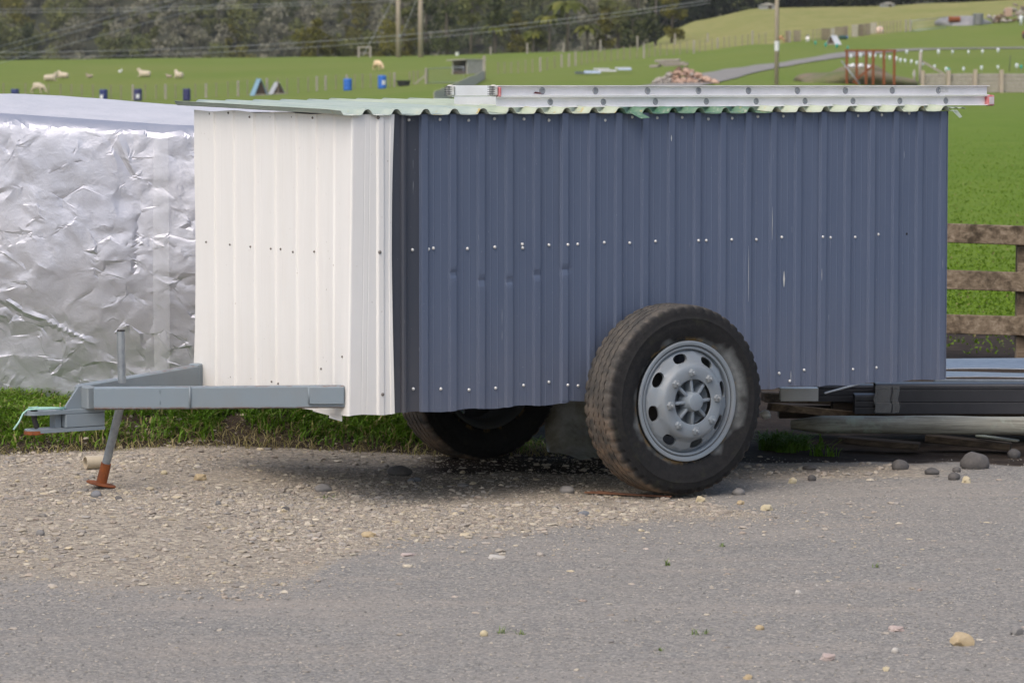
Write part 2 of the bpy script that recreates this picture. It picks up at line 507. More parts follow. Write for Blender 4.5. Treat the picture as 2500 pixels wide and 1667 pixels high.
road_px = [(1560, 232), (1640, 212), (1740, 190), (1830, 170), (1930, 155), (2050, 138), (2150, 126), (2260, 121), (2400, 119), (2520, 118), (2700, 119)]
road_pts = [hit(px, py) for px, py in road_px]
road = ribbon('road', road_pts, 1.6, M_road)
tag(road, 'grey gravel drive climbing past the rubble heap', kind='structure')

# ------------------------------------------------------------------ trailer materials
M_white = NT('white_sheet'); _v = M_white.coord('Object')
_c = M_white.mix(M_white.rng(M_white.noise(M_white.coord('Object', (6, 6, .8)), 2.2, 5, .65), .45, .75, 0, .35), (.775, .765, .742), (.69, .665, .625))
_c = M_white.mix(M_white.rng(M_white.noise(_v, 70, 2, .6), .74, .78), _c, (.3, .25, .2))
_c = M_white.mix(M_white.math('MULTIPLY', M_white.math('MULTIPLY', M_white.rng(M_white.sep(_v)[2], .85, .43), M_white.noise(_v, 7, 6, .7)), .28), _c, (.45, .4, .33)); M_white.set(_c, .38, 0, .4); M_white.bump(M_white.noise(_v, 5, 3, .5), .05, .01); M_white = M_white.m
def sheet_paint(name, base, worn, edge):
    t = NT(name); v = t.coord('Object')
    col = t.mix(t.rng(t.noise(t.coord('Object', (5, 5, .6)), 2, 5, .6), .38, .72, 0, .55), base, worn)
    oi = t.n('ObjectInfo')
    hs = t.n('HueSaturation'); t.l(t.rng(oi.outputs['Random'], 0, 1, .93, 1.06), hs.inputs['Value']); t.l(col, hs.inputs['Color']); col = hs.outputs[0]
    col = t.mix(t.math('MULTIPLY', t.math('MULTIPLY', t.rng(t.sep(v)[2], .95, .43), t.noise(v, 6, 6, .7)), .26), col, (.2, .17, .14))
    # fine vertical scratches and scuffs down to the metal
    sv = t.coord('Object', (60, 60, 2.2))
    scr = t.math('MULTIPLY', t.rng(t.noise(sv, 2.5, 2, .5), .755, .775), t.rng(t.noise(v, 3.5, 2, .5), .5, .56))
    col = t.mix(t.math('MULTIPLY', scr, .6), col, edge)
    col = t.mix(t.math('MULTIPLY', t.rng(t.noise(v, 130, 2, .5), .76, .79), .5), col, edge)
    t.set(col, t.rng(t.noise(v, 8, 4, .6), .3, .7, .36, .52), 0, .45)
    t.bump(t.noise(v, 3.5, 3, .5), .06, .02)
    return t.m
M_blue = sheet_paint('slate_blue_sheet', (.094, .121, .187), (.109, .136, .2), (.55, .57, .6))
M_char = sheet_paint('charcoal_flashing', (.055, .062, .082), (.066, .072, .092), (.5, .52, .55))
def roof_paint(name, base, worn):
    t = NT(name); v = t.coord('Object')
    f = t.noise(v, 2.2, 6, .7)
    col = t.mix(t.rng(f, .38, .65), base, worn)
    y = t.sep(v)[1]
    # lichen and chalk along the eave, where rain sits
    near = t.rng(y, .12, -.05)
    li = t.math('MULTIPLY', t.rng(t.noise(v, 60, 5, .7), .54, .66), t.math('MULTIPLY', near, .6))
    col = t.mix(li, col, (.5, .49, .40))
    col = t.mix(t.math('MULTIPLY', t.rng(t.noise(v, 17, 5, .7), .6, .66), near), col, (.42, .3, .06))
    col = t.mix(t.math('MULTIPLY', t.rng(t.noise(v, 120, 2, .6), .7, .75), .7), col, (.5, .46, .3))
    t.set(col, .5, 0, .4)
    return t.m
M_roofA = roof_paint('pale_green_roof', (.31, .375, .335), (.38, .435, .385))
M_roofB = roof_paint('faded_lime_roof', (.35, .405, .305), (.43, .475, .375))
M_roofC = roof_paint('deep_green_roof', (.05, .15, .09), (.13, .22, .15))
M_rust = plain('rust', (.3, .085, .022), (.13, .045, .02), 14, .9, bump=.6, bscale=80)
M_grey = painted('grey_blue_paint', (.205, .245, .275), (.2, .19, .16), (.2, .09, .045), .35, .42, .645)
def beam_material():
    t = NT('drawbar_paint'); v = t.coord('Object')
    f = t.noise(v, 3, 6, .65)
    col = t.mix(t.math('MULTIPLY', t.rng(f, .42, .72), .35), (.2, .245, .28), (.2, .19, .165))
    z = t.sep(v)[2]; n2 = t.noise(v, 26, 6, .75)
    low = t.math('MULTIPLY', t.rng(z, .474, .463), t.rng(n2, .38, .55))
    high = t.math('MULTIPLY', t.rng(z, .553, .560), t.rng(n2, .5, .62))
    spots = t.rng(t.noise(v, 11, 7, .8), .665, .70)
    fac = t.math('MAXIMUM', t.math('MAXIMUM', low, high), spots)
    col = t.mix(t.math('MULTIPLY', fac, .85), col, (.17, .085, .045))
    t.set(col, t.rng(f, .3, .7, .38, .55)); t.bump(t.noise(v, 30, 5, .7), .12, .004)
    return t.m
M_beam = beam_material()
M_galv = plain('galvanised', (.45, .47, .49), (.33, .36, .39), 18, .38, .85, .06, 40)
M_galvd = plain('dull_galvanised_pipe', (.36, .39, .41), (.26, .28, .3), 20, .5, .6, .1, 60)
M_dark = plain('chassis_black', (.03, .03, .032), (.055, .045, .035), 8, .8, bump=.2)
M_alu = plain('mill_aluminium', (.88, .87, .88), (.78, .77, .77), 9, .42, .12, .05, 70)
M_screw = plain('screw_zinc', (.7, .7, .68), None, 5, .35, .4)
M_dots = plain('dark_hole', (.02, .02, .02), None, 5, .9)
M_screwg = plain('screw_weathered', (.2, .19, .18), (.13, .11, .09), 60, .6, .2)

# ------------------------------------------------------------------ trailer
TH = R(56)
UX = np.array([math.sin(TH), math.cos(TH), 0]); VX = np.array([-math.cos(TH), math.sin(TH), 0])
TO = np.array([-.7028, 14.7391, 0.0])
trailer = thing('trailer', 'box trailer clad in white and slate blue ribbed sheets, on two big truck wheels', 'trailer', TO, math.pi / 2 - TH)
def tw(s, t, z): return TO + UX * s + VX * t + np.array([0, 0, z])     # trailer place -> world
TL, TW_, ZB, ZT = 3.412, 1.372, .43, 1.737

def path_sheet(name, pts, zb, zt, mat, parent, rows=26, warp=None, thick=.0016):
    """a ribbed sheet: plan outline pts swept from zb to zt"""
    pts = np.array(pts); n = len(pts)
    zz = np.linspace(0, 1, rows + 1)
    Vv = np.zeros((rows + 1, n, 3)); 
    zb_ = zb(pts) if callable(zb) else np.full(n, zb); zt_ = zt(pts) if callable(zt) else np.full(n, zt)
    for r, q in enumerate(zz):
        Vv[r, :, :2] = pts; Vv[r, :, 2] = zb_ * (1 - q) + zt_ * q
    if warp is not None: Vv = warp(Vv)
    Vv = Vv.reshape(-1, 3)
    i_ = (np.arange(rows)[:, None] * n + np.arange(n - 1)[None]).ravel()
    o = obj(name, np_mesh(name, Vv, np.stack([i_, i_ + 1, i_ + 1 + n, i_ + n], -1), False), mat, parent)
    md = o.modifiers.new('thickness', 'SOLIDIFY'); md.thickness = thick; md.offset = 0
    return o
RIB = [(0, 0), (.002, .001), (.006, .0125), (.008, .0135), (.037, .0135), (.039, .0125), (.044, .0008), (.046, 0), (.074, 0), (.0765, .0010), (.0785, .0010), (.081, 0), (.112, 0), (.1145, .0010), (.1165, .0010), (.119, 0)]
def rib_line(a, b, phase, pitch=.15):
    """offset points along a ribbed profile from a to b"""
    out = []
    k0 = math.floor((a - phase) / pitch) - 1
    for k in range(k0, int((b - phase) / pitch) + 2):
        for (p, h) in RIB: 
            s = phase + k * pitch + p * pitch / .15
            if a < s < b: out.append((s, h))
    return [(a, 0.0)] + out + [(b, 0.0)]

# front: white sheet, wrapped round the corner on to the side
rib_t = [1.225, 1.045, .855, .668, .478, .305]
fp = []
tt = 1.385
edges = sorted(set([1.385, 0.0] + rib_t), reverse=True)
prof_f = [(1.385, 0)]
for t0 in rib_t:
    prof_f += [(t0, 0), (t0 - .005, .0085), (t0 - .036, .0085), (t0 - .041, 0), (t0 - .085, 0), (t0 - .088, .0008), (t0 - .092, .0008), (t0 - .095, 0)]
prof_f += [(.165, .0), (.157, .006), (.122, .006), (.112, .0), (.05, .0)]
prof_f = [p for p in prof_f if p[0] > .03]
def front_off(t): return float(np.interp(-t, [-p[0] for p in prof_f], [p[1] for p in prof_f]))
pts = [(-.004 - h, t) for t, h in prof_f]
pts += [(-.004, .022), (-.004, -.006), (-.004, -.018), (-.001, -.0235), (.004, -.025)]
side_w = [(.028, .025), (.058, .025), (.061, .0238), (.064, .025), (.084, .025), (.087, .0238), (.09, .025), (.118, .025), (.124, .031), (.128, .033), (.150, .033), (.155, .031), (.160, .025), (.186, .025), (.190, .028), (.205, .028)]
pts += [(s, -h) for s, h in side_w]
def warp_white(Vv):
    q = np.clip((Vv[..., 2] - ZB) / (ZT - ZB), 0, 1)
    corner = np.exp(-((Vv[..., 1]) / .12) ** 2) * (Vv[..., 0] < .1)
    Vv[..., 0] -= corner * .022 * (1 - q) ** 1.2
    left = ss(Vv[..., 1], 1.3, 1.385)
    Vv[..., 0] -= left * .006 * ss(1 - q, .75, 1.0) + left * .002 * np.sin(q * 9)
    Vv[..., 1] += left * .016 * ss(1 - q, .72, 1.0)
    edge = ss(Vv[..., 0], .17, .205)
    Vv[..., 0] += edge * (.012 * (q - .45) ** 2 * 4 - .008)
    Vv[..., 1] -= edge * .006 * np.sin(q * 5 + 1)
    Vv[..., 0] += .003 * (fbm(Vv[..., 1] * 3 + 9, Vv[..., 2] * 2, 3, 71) - .5)
    return Vv
def zt_white(p): return np.where(p[:, 1] > 0, ZT + .010 * p[:, 1] / 1.38, ZT) + .004 * np.sin(p[:, 1] * 14) * (p[:, 1] > 0)
white = path_sheet('front_sheet', pts, lambda p: np.full(len(p), ZB) + .004 * np.sin(p[:, 0] * 30), zt_white, M_white, trailer, 30, warp_white)
white['label'] = 'white ribbed sheet wrapped round the front corner'
# torn-off strip of white sheet hanging under the drawbar
MB().add([(-.01, .30, .425), (-.01, .16, .418), (-.012, .16, .408), (-.012, .05, .400), (-.012, .05, .44), (-.01, .30, .44)], [(0, 1, 2, 3, 4, 5)]).add(
    [(-.012, .30, .425), (-.012, .16, .418), (-.014, .16, .408), (-.014, .05, .400), (-.014, .05, .44), (-.012, .30, .44)], [(0, 1, 2, 3, 4, 5)]).build('sheet_offcut', M_white, trailer)
# charcoal strip between white and blue
pts = [(.198, -.010), (.212, -.012), (.248, -.012), (.251, -.022), (.258, -.028), (.268, -.028), (.275, -.022), (.279, -.008), (.30, -.004), (.345, -.0025), (.362, -.0025)]
flash = path_sheet('corner_flashing', pts, ZB, ZT, M_char, trailer, 12)
flash['label'] = 'charcoal folded strip between the white and blue sheets'

# blue side: four overlapping sheets
blue_sheets = []
dents = []
for dx_, dy_ in ((1103, 665), (1172, 683), (1238, 684), (1305, 668), (1373, 660)):
    r_ = ray(dx_, dy_); q_ = CAM + r_ * (((TO - CAM) @ VX) / (r_ @ VX)) - TO; dents.append((q_ @ UX, q_[2], .017))
for k, (a, b) in enumerate(((.352, 1.156), (1.10, 1.906), (1.85, 2.656), (2.60, 3.405))):
    pr = rib_line(a, b, .352)
    lift = .004 + .0035 * (k % 2)
    pts = [(s, -h - lift) for s, h in pr]
    if k == 3: pts += [(3.409, -.012), (3.412, -.004), (3.414, .03), (3.414, .06)]
    def warp_b(Vv, k=k):
        q = (Vv[..., 2] - ZB) / (ZT - ZB)
        out = -(Vv[..., 1])
        for (s, z, d) in dents:
            g = np.exp(-(((Vv[..., 0] - s) / .03) ** 2 + ((Vv[..., 2] - z) / .016) ** 2))
            Vv[..., 1] += g * d * .5 * (out > .006)
        Vv[..., 1] += .004 * (fbm(Vv[..., 0] * 2.5, Vv[..., 2] * 1.6 + k * 7, 3, 81) - .5)
        Vv[..., 0] += .003 * (fbm(Vv[..., 0] * 2 + 40, Vv[..., 2] * 1.1 + k * 5, 2, 82) - .5)
        Vv[..., 2] += (1 - q) * (.004 * np.sin(Vv[..., 0] * 23 + k) + (-.006, .002, .004, -.002)[k])
        return Vv
    o = path_sheet('side_sheet', pts, ZB, ZT, M_blue, trailer, 96, warp_b)
    blue_sheets.append(o)
# rear and far walls close the box
path_sheet('rear_sheet', [(TL + .004 + h, t) for t, h in rib_line(.0, TW_, .02)], ZB, ZT, M_blue, trailer, 2)
path_sheet('far_side_sheet', [(s, TW_ + .012 + h) for s, h in rib_line(0, TL, .05)], ZB, ZT, M_blue, trailer, 2)
MB().box((TL / 2, TW_ / 2, ZB + .085), (TL - .02, TW_ - .02, .03)).build('floor', M_dark, trailer)
for z in (1.12, 1.69):
    fr = MB()
    for (a, b) in (((.03, .03), (TL - .03, .03)), ((.03, TW_ - .03), (TL - .03, TW_ - .03)), ((.03, .05), (.03, TW_ - .05)), ((TL - .03, .05), (TL - .03, TW_ - .05))):
        fr.beam((*a, z), (*b, z), .04, .04)
    fr.build('wall_girt', M_dark, trailer)

# screws, each its own piece on its sheet
scr_me = MB().lathe([(.0001, .0052), (.0045, .005), (.006, .0035), (.0075, .0008), (.0078, -.002)], 8, 'Y').mesh('screw', True)
for v_ in scr_me.vertices: v_.co.y = -v_.co.y
scr_me.materials.append(M_screw)
scr_w = scr_me.copy(); scr_w.materials.clear(); scr_w.materials.append(M_screwg)
def side_s(px, py=600):
    r = ray(px, py); t_ = ((TO - CAM) @ VX) / (r @ VX); q = CAM + r * t_ - TO
    return q @ UX, q[2]
def front_t(px, py):
    r = ray(px, py); t_ = ((TO - CAM) @ UX) / (r @ UX); q = CAM + r * t_ - TO
    return q @ VX, q[2]
def sheet_for(s):
    if s < .205: return white
    if s < .355: return flash
    for k, (a, b) in enumerate(((.352, 1.10), (1.10, 1.85), (1.85, 2.60), (2.60, 3.5))):
        if a <= s < b: return blue_sheets[k]
def prof_off(s):
    if s < .2: return .021
    if s < .355: return .006
    a = (s - .352) % .15
    return .006 + float(np.interp(a, [p for p, h in RIB], [h for p, h in RIB]))
mid = [(1005, 610), (1044, 608), (1056, 606), (1139, 607), (1206, 603), (1273, 596), (1274, 605), (1338, 598), (1380, 597), (1408, 596), (1473, 592), (1535, 593), (1598, 589), (1699, 587), (1722, 587), (1784, 585), (1844, 585), (1906, 579), (2002, 578), (2025, 580), (2085, 579), (2142, 572)]
low = [(1007, 949), (1074, 949), (1143, 951), (1208, 947), (1276, 940), (1338, 932), (1380, 939), (1409, 941), (1900, 911), (1961, 903), (2080, 901), (2137, 897), (1926, 930)]
top = [(1072, 292), (1142, 294), (1205, 290), (1277, 291), (1338, 294), (1475, 294), (1541, 286), (1602, 288), (1663, 287), (1727, 291), (1785, 289), (1848, 285), (1910, 284), (2092, 283), (2150, 281), (2217, 277), (996, 293)]
for px, py in mid + low + top:
    s, z = side_s(px, py)
    sh = sheet_for(s)
    obj('screw', scr_me, None, sh, (s, -prof_off(s) - .002, z))
for px, py in ((913, 287), (917, 615), (924, 961)):
    s, z = side_s(px, py); obj('screw', scr_w, None, white, (s, -.029 if s < .11 or s > .16 else -.036, z))
fs = [(515, 278), (560, 276), (616, 286), (664, 286), (716, 286), (770, 288), (506, 591), (568, 597), (618, 602), (668, 607), (688, 608), (722, 615), (774, 614), (567, 920), (618, 924), (670, 931), (682, 936), (787, 900), (846, 870)]
for px, py in fs:
    t_, z = front_t(px, py)
    qz = (z - ZB) / (ZT - ZB)
    sw_ = obj('screw', scr_w, None, white, (-.0065 - front_off(t_) - math.exp(-(t_ / .12) ** 2) * .022 * max(0, 1 - qz) ** 1.2, t_, z), (0, 0, -math.pi / 2)); sw_.scale = (.7, .7, .7)
for px, py in ((2211, 571), (2187, 894)):      # empty screw holes
    s, z = side_s(px, py); sh = sheet_for(s)
    MB().lathe([(.0001, 0), (.005, 0), (.006, .001), (.006, .003)], 8, 'Y').build('screw_hole', M_dots, sh, loc=(s, -prof_off(s) - .004, z))

for px, y0, y1, w_ in ((1878, 505, 585, .0014), (1820, 600, 735, .0012), (1911, 662, 700, .006), (1999, 655, 685, .0014), (1632, 330, 345, .003), (1928, 905, 928, .0016), (980, 645, 690, .0022), (985, 760, 800, .0022)):
    s, z0 = side_s(px, y1); _, z1 = side_s(px, y0); sh = sheet_for(s); yo = -prof_off(s) - .0032
    zm = (z0 + z1) / 2
    MB().add([(s - w_ * .3, yo, z0), (s + w_ * .3, yo, z0), (s + w_, yo, zm), (s - w_, yo, zm), (s + w_ * .2, yo, z1), (s - w_ * .2, yo, z1), (s, yo + .001, zm)], [(0, 1, 2, 3), (3, 2, 4, 5), (0, 3, 6), (1, 6, 2), (3, 5, 6), (2, 6, 4)]).build('scratch', M_screw, sh)
# roof: corrugated sheets lying across the box, fall towards the near side
ARC = [(0, 0), (.010, .0005), (.016, .003), (.022, .011), (.028, .020), (.036, .025), (.044, .0265), (.052, .025), (.060, .020), (.066, .011), (.072, .003), (.078, .0005), (.090, 0), (.118, -.001)]
def roof_z(t): return 1.7385 + .030 * (t / TW_)
def roof_sheet(a, b, mat, lift, t0, t1, label, ragged=.004, seed=0):
    ss_ = []; k0 = math.floor(a / .15) - 1
    for k in range(k0, int(b / .15) + 2):
        for p, h in ARC:
            s = k * .15 + p + .018
            if a < s < b: ss_.append((s, h))
    ss_ = [(a, ss_[0][1])] + ss_ + [(b, ss_[-1][1])]
    ts = np.linspace(0, 1, 15); n = len(ss_); Vv = []
    for q in ts:
        for i, (s, h) in enumerate(ss_):
            e0 = t0 + ragged * (vn(np.array(s * 31), np.array(seed * 3.1), 91) - .5) * 2
            t = float(e0 + (t1 - e0) * q)
            Vv.append((s + .004 * math.sin(q * 3 + s), t, roof_z(t) + h + lift + .003 * (float(vn(np.array(s * 4), np.array(t * 3), 92)) - .5) - .004 * math.exp(-(t - t0) / .04)))
    i_ = (np.arange(14)[:, None] * n + np.arange(n - 1)[None]).ravel()
    o = obj('roof_sheet', np_mesh('roof_sheet', np.array(Vv), np.stack([i_, i_ + 1, i_ + 1 + n, i_ + n], -1), True), mat, trailer)
    md = o.modifiers.new('thickness', 'SOLIDIFY'); md.thickness = .0018; md.offset = 0
    o['label'] = label
    return o
roof_sheet(-.075, .80, M_roofA, .0, -.045, 1.455, 'pale grey-green roof sheet over the white front', .003, 1)
roof_sheet(.77, 1.44, M_roofB, .0025, -.045, 1.50, 'faded lime green roof sheet', .006, 2)
roof_sheet(1.41, 2.32, M_roofC, .0, -.045, 1.50, 'deep green roof sheet under the ladder', .006, 3)
roof_sheet(2.28, 3.44, M_roofB, .0025, -.045, 1.50, 'faded lime green roof sheet at the rear', .006, 4)
# bent flaps at the eave
MB().add([(1.46, -.045, 1.742), (1.52, -.045, 1.742), (1.555, -.075, 1.716), (1.50, -.085, 1.712), (1.46, -.045, 1.740), (1.52, -.045, 1.740), (1.555, -.075, 1.714), (1.50, -.085, 1.710)],
         [(0, 1, 2, 3), (7, 6, 5, 4), (0, 3, 7, 4), (1, 5, 6, 2), (2, 6, 7, 3)]).build('roof_flap', M_roofC, trailer)
MB().add([(3.40, -.045, 1.744), (3.46, -.02, 1.742), (3.475, -.04, 1.71), (3.44, -.06, 1.705), (3.40, -.045, 1.742), (3.46, -.02, 1.740), (3.475, -.04, 1.708), (3.44, -.06, 1.703)],
         [(0, 1, 2, 3), (7, 6, 5, 4), (0, 3, 7, 4), (1, 5, 6, 2), (2, 6, 7, 3)]).build('roof_flap', M_roofB, trailer)
t_ = MB()
for k in range(6):
    s0 = 3.42 + k * .022; t_.add([(s0, .02, 1.748 + .006 * (k % 2)), (s0 + .022, .02, 1.748 + .006 * ((k + 1) % 2)), (s0 + .022, .35, 1.757 + .006 * ((k + 1) % 2)), (s0, .35, 1.757 + .006 * (k % 2))], [(0, 1, 2, 3)])
o = t_.build('roof_offcut', M_roofB, trailer); md = o.modifiers.new('thickness', 'SOLIDIFY'); md.thickness = .002

# chassis, axle, drawbar
ch = MB()
for t in (.18, 1.19): ch.beam((.02, t, .455), (TL - .1, t, .455), .06, .07)
for s in (.3, 1.1, 2.1, 3.0): ch.beam((s, .21, .46), (s, 1.16, .46), .05, .05)
ch.build('chassis', M_dark, trailer)
AX, AZ = 1.622, .430
ax = MB().tube([(AX, -.12, AZ), (AX, 1.5, AZ)], .035, 12)
ax.beam((AX - .3, .18, .425), (AX + .3, .18, .425), .06, .018).beam((AX - .3, 1.19, .425), (AX + .3, 1.19, .425), .06, .018)
ax.build('axle', M_dark, trailer, 40)

APX = (-.945, .685)
d_n = Vector((APX[0] + .02, .60 - .02, 0)).normalized()
near_beam = MB().beam((-.012, .022, .5125), (-.93, .615, .506), .05, .098, bev=.006).build('drawbar_beam', M_beam, trailer, 40)
far_beam = MB().beam((-.012, 1.345, .5125), (-.93, .755, .506), .05, .098, bev=.006).build('drawbar_beam', M_beam, trailer, 40)
nb = Vector((-.918, .593, 0)).normalized(); nn = Vector((-nb.y, nb.x, 0))
if nn.y > 0: nn = -nn
def on_near(dist, out=0.0, z=.5125):
    p = Vector((-.012, .022, 0)) + nb * dist + nn * (.025 + out); return (p.x, p.y, z)
MB().beam(on_near(.005, .006, .519), on_near(.155, .006, .519), .012, .076, bev=.003).build('patch_plate', M_beam, near_beam)
for d, z0, z1 in ((.158, .481, .556), (.675, .463, .561)):
    MB().tube([on_near(d, .003, z0), on_near(d, .004, (z0 + z1) / 2), on_near(d, .003, z1)], [.004, .006, .004], 7).build('weld_seam', M_grey, near_beam, True)
for z in (.487, .535): MB().lathe([(.0001, .006), (.006, .005), (.008, 0)], 8, 'Y').build('bolt', M_grey, near_beam, True, on_near(.80, .0, z), (0, 0, 0))
# rusty plate ends where the beams pass the sheet
MB().box((-.020, .03, .506), (.03, .05, .012)).build('rust_flake', M_rust, near_beam)
fp_ = MB().beam((-.055, 1.318, .512), (-.006, 1.350, .512), .056, .112, bev=.005).build('end_plate', M_grey, far_beam)
# apex and gusset
apx = MB().box((-.935, .685, .506), (.05, .13, .1), bev=.006)
apx.build('drawbar_apex', M_grey, trailer, 40)
MB().prism([(-.955, .556), (-.955, .458), (-1.045, .458), (-.97, .556)], .678, .692).build('gusset', M_grey, trailer)
# coupling: box section with clevis plates, hole and pin
cp = MB().box((-.96, .685, .411), (.19, .09, .062), bev=.004)
coup = cp.build('coupling', M_grey, trailer, 40)
def eye_plate(z, th=.016):
    out = []
    for k in range(13):
        a = math.pi / 2 + math.pi * k / 12; out.append((-1.185 + .042 * math.cos(a), .685 + .042 * math.sin(a)))
    out += [(-1.10, .64), (-.865, .64), (-.865, .73), (-1.10, .73)]
    hole = [(-1.185 + .018 * math.cos(2 * math.pi * k / 16), .685 + .018 * math.sin(2 * math.pi * k / 16)) for k in range(16)]
    bm = bmesh.new()
    ov = [bm.verts.new((x, y, z)) for x, y in out]; hv = [bm.verts.new((x, y, z)) for x, y in hole]
    es = [bm.edges.new((ov[i], ov[(i + 1) % len(ov)])) for i in range(len(ov))] + [bm.edges.new((hv[i], hv[(i + 1) % 16])) for i in range(16)]
    bmesh.ops.triangle_fill(bm, use_beauty=True, use_dissolve=False, edges=es)
    r = bmesh.ops.extrude_face_region(bm, geom=bm.faces[:])
    bmesh.ops.translate(bm, vec=(0, 0, th), verts=[e for e in r['geom'] if isinstance(e, bmesh.types.BMVert)])
    bmesh.ops.recalc_face_normals(bm, faces=bm.faces[:])
    me = bpy.data.meshes.new('clevis_plate'); bm.to_mesh(me); bm.free(); return me
obj('clevis_plate', eye_plate(.442), M_grey, coup)
lowp = obj('clevis_plate', eye_plate(.364), M_grey, coup)
MB().box((-1.075, .70, .411), (.03, .05, .062)).build('web_plate', M_grey, coup)
MB().tube([(-1.185, .685, .468), (-1.183, .685, .42), (-1.170, .687, .385)], [.016, .012, .012], 10).build('pin', M_dark, coup, 40)
MB().lathe([(.022, -.003), (.043, -.003), (.044, 0), (.044, .012), (.043, .014)], 20, 'Z').build('worn_edge', M_rust, coup, loc=(-1.186, .685, .3605))

# prop stand: pipe through the drawbar, bent below it, with rusty socket and foot
jx, jy = -.735, .62
jp = MB().tube([(-.760, .685, .79), (-.760, .685, .70), (-.756, .687, .56)], .0178, 14)
jack = jp.build('prop_stand', M_galvd, trailer, 40)
MB().lathe([(.0185, 0), (.0185, .006), (.0145, .006), (.0145, -.04), (.0001, -.04)], 14, 'Z').build('pipe_mouth', M_dark, jack, loc=(-.760, .685, .7865))
p0 = Vector((-.752, .690, .50)); p1 = Vector((-.803, .805, .104)); dd = (p1 - p0)
MB().tube([p0, p0 + dd * .80], .0185, 14).build('lower_pipe', M_galvd, jack, 40)
MB().tube([p0 + dd * .76, p0 + dd * .9, p1], [.0225, .0232, .024], 14).build('socket', M_rust, jack, 40)
ft = MB().lathe([(.0001, .010), (.026, .007), (.064, .004), (.068, 0), (.064, -.004), (.0001, -.004)], 20, 'Z')
ft.build('foot_plate', M_rust, jack, 40, p1, (R(6), R(11), 0))

# ------------------------------------------------------------------ wheels
def rubber_material(paint=True):
    t = NT('tyre_rubber'); v = t.coord('Object')
    x, y, z = t.sep(v)
    r = t.math('SQRT', t.math('ADD', t.math('MULTIPLY', x, x), t.math('MULTIPLY', z, z)))
    nA = t.noise(v, 9, 6, .7); nB = t.noise(v, 40, 5, .7)
    col = t.mix(t.rng(nB, .4, .75, 0, .5), (.014, .014, .015), (.036, .035, .034))
    col = t.mix(t.rng(nA, .56, .72, 0, .35), col, (.055, .06, .03))
    # grey-brown dust ground into the tread
    edge = t.math('ADD', r, t.math('MULTIPLY', t.math('SUBTRACT', nA, .5), .02))
    side = t.rng(y, -.105, -.085)
    dust = t.math('MULTIPLY', t.rng(edge, .415, .428), side)
    # mud band, thicker low down where it was driven in
    dustc = t.mix(t.rng(t.noise(v, 14, 6, .75), .42, .66), (.075, .072, .068), (.16, .14, .12))
    dustc = t.mix(t.math('MULTIPLY', t.rng(z, .05, -.25), t.rng(nA, .4, .6)), dustc, (.29, .21, .15))
    col = t.mix(t.math('MULTIPLY', dust, .76), col, dustc)
    if paint:
        # overspray from painting the rim
        ang = t.noise(v, 3.4, 3, .6)
        lim = t.rng(ang, .40, .60, .264, .334)
        sp = t.math('MULTIPLY', t.rng(t.math('SUBTRACT', lim, r), -.014, .03), t.rng(y, -.05, -.09))
        spm = t.math('MULTIPLY', sp, t.rng(nB, .2, .6, .55, 1))
        col = t.mix(t.math('MULTIPLY', spm, .48), col, (.33, .35, .35))
        ru = t.math('MULTIPLY', t.rng(r, .296, .280), t.rng(t.noise(v, 12, 4, .7), .5, .6))
        col = t.mix(t.math('MULTIPLY', ru, .8), col, (.2, .13, .05))
    t.set(col, .85, 0, .25)
    t.bump(t.noise(v, 60, 5, .75), .35, .004)
    return t.m
M_rub = rubber_material(True)
M_rim = painted('wheel_paint', (.215, .25, .285), (.2, .17, .13), (.16, .07, .035), .35, .4, .70, 5)
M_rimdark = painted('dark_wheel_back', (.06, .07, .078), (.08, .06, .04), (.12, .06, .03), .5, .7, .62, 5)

def tyre_mesh():
    n = 288; V_ = []; 
    # (half-width position, radius, kind): outer side at y<0; the wheel's axle is the Y axis
    side_out = [(-.062, .262, 0), (-.085, .272, 0), (-.094, .282, 0), (-.101, .300, 0), (-.1115, .325, 0), (-.1165, .350, 0), (-.1155, .372, 0), (-.1165, .374, 0), (-.1165, .378, 0), (-.1145, .380, 0), (-.112, .396, 0), (-.1085, .408, 0), (-.106, .414, 2), (-.102, .424, 2), (-.096, .432, 2), (-.085, .4355, 2)]
    tread = []
    for c in (-.056, -.019, .019, .056):
        tread += [(c - .0045, .4385, 1), (c - .003, .430, 1), (c + .003, .430, 1), (c + .0045, .4385, 1)]
    prof = side_out + tread + [(-y, r, k) for y, r, k in reversed(side_out)]
    m = len(prof)
    for i in range(n):
        a = 2 * math.pi * i / n
        zig = ((i % 4) / 2.0 if i % 4 < 2 else 2 - (i % 4) / 2.0) - .5
        notch = (i % 6 in (0, 1))
        low = max(0.0, -math.sin(a)) ** 14
        for (y, r, k) in prof:
            yy, rr = y, r
            if k == 1: yy = y + .007 * zig
            if k == 2 and notch: rr = r - .006; yy = y * .975
            # flattened where it stands, bulging beside
            rr = rr - (rr - .27) * .05 * low; yy = yy * (1 + .06 * low * (1 if r < .42 else .2))
            V_.append((rr * math.cos(a), yy, rr * math.sin(a)))
    i_ = np.array([(k * m + j, ((k + 1) % n) * m + j, ((k + 1) % n) * m + j + 1, k * m + j + 1) for k in range(n) for j in range(m - 1)])
    me = np_mesh('tyre', np.array(V_), i_[:, ::-1], True)
    me.set_sharp_from_angle(angle=R(38))
    return me
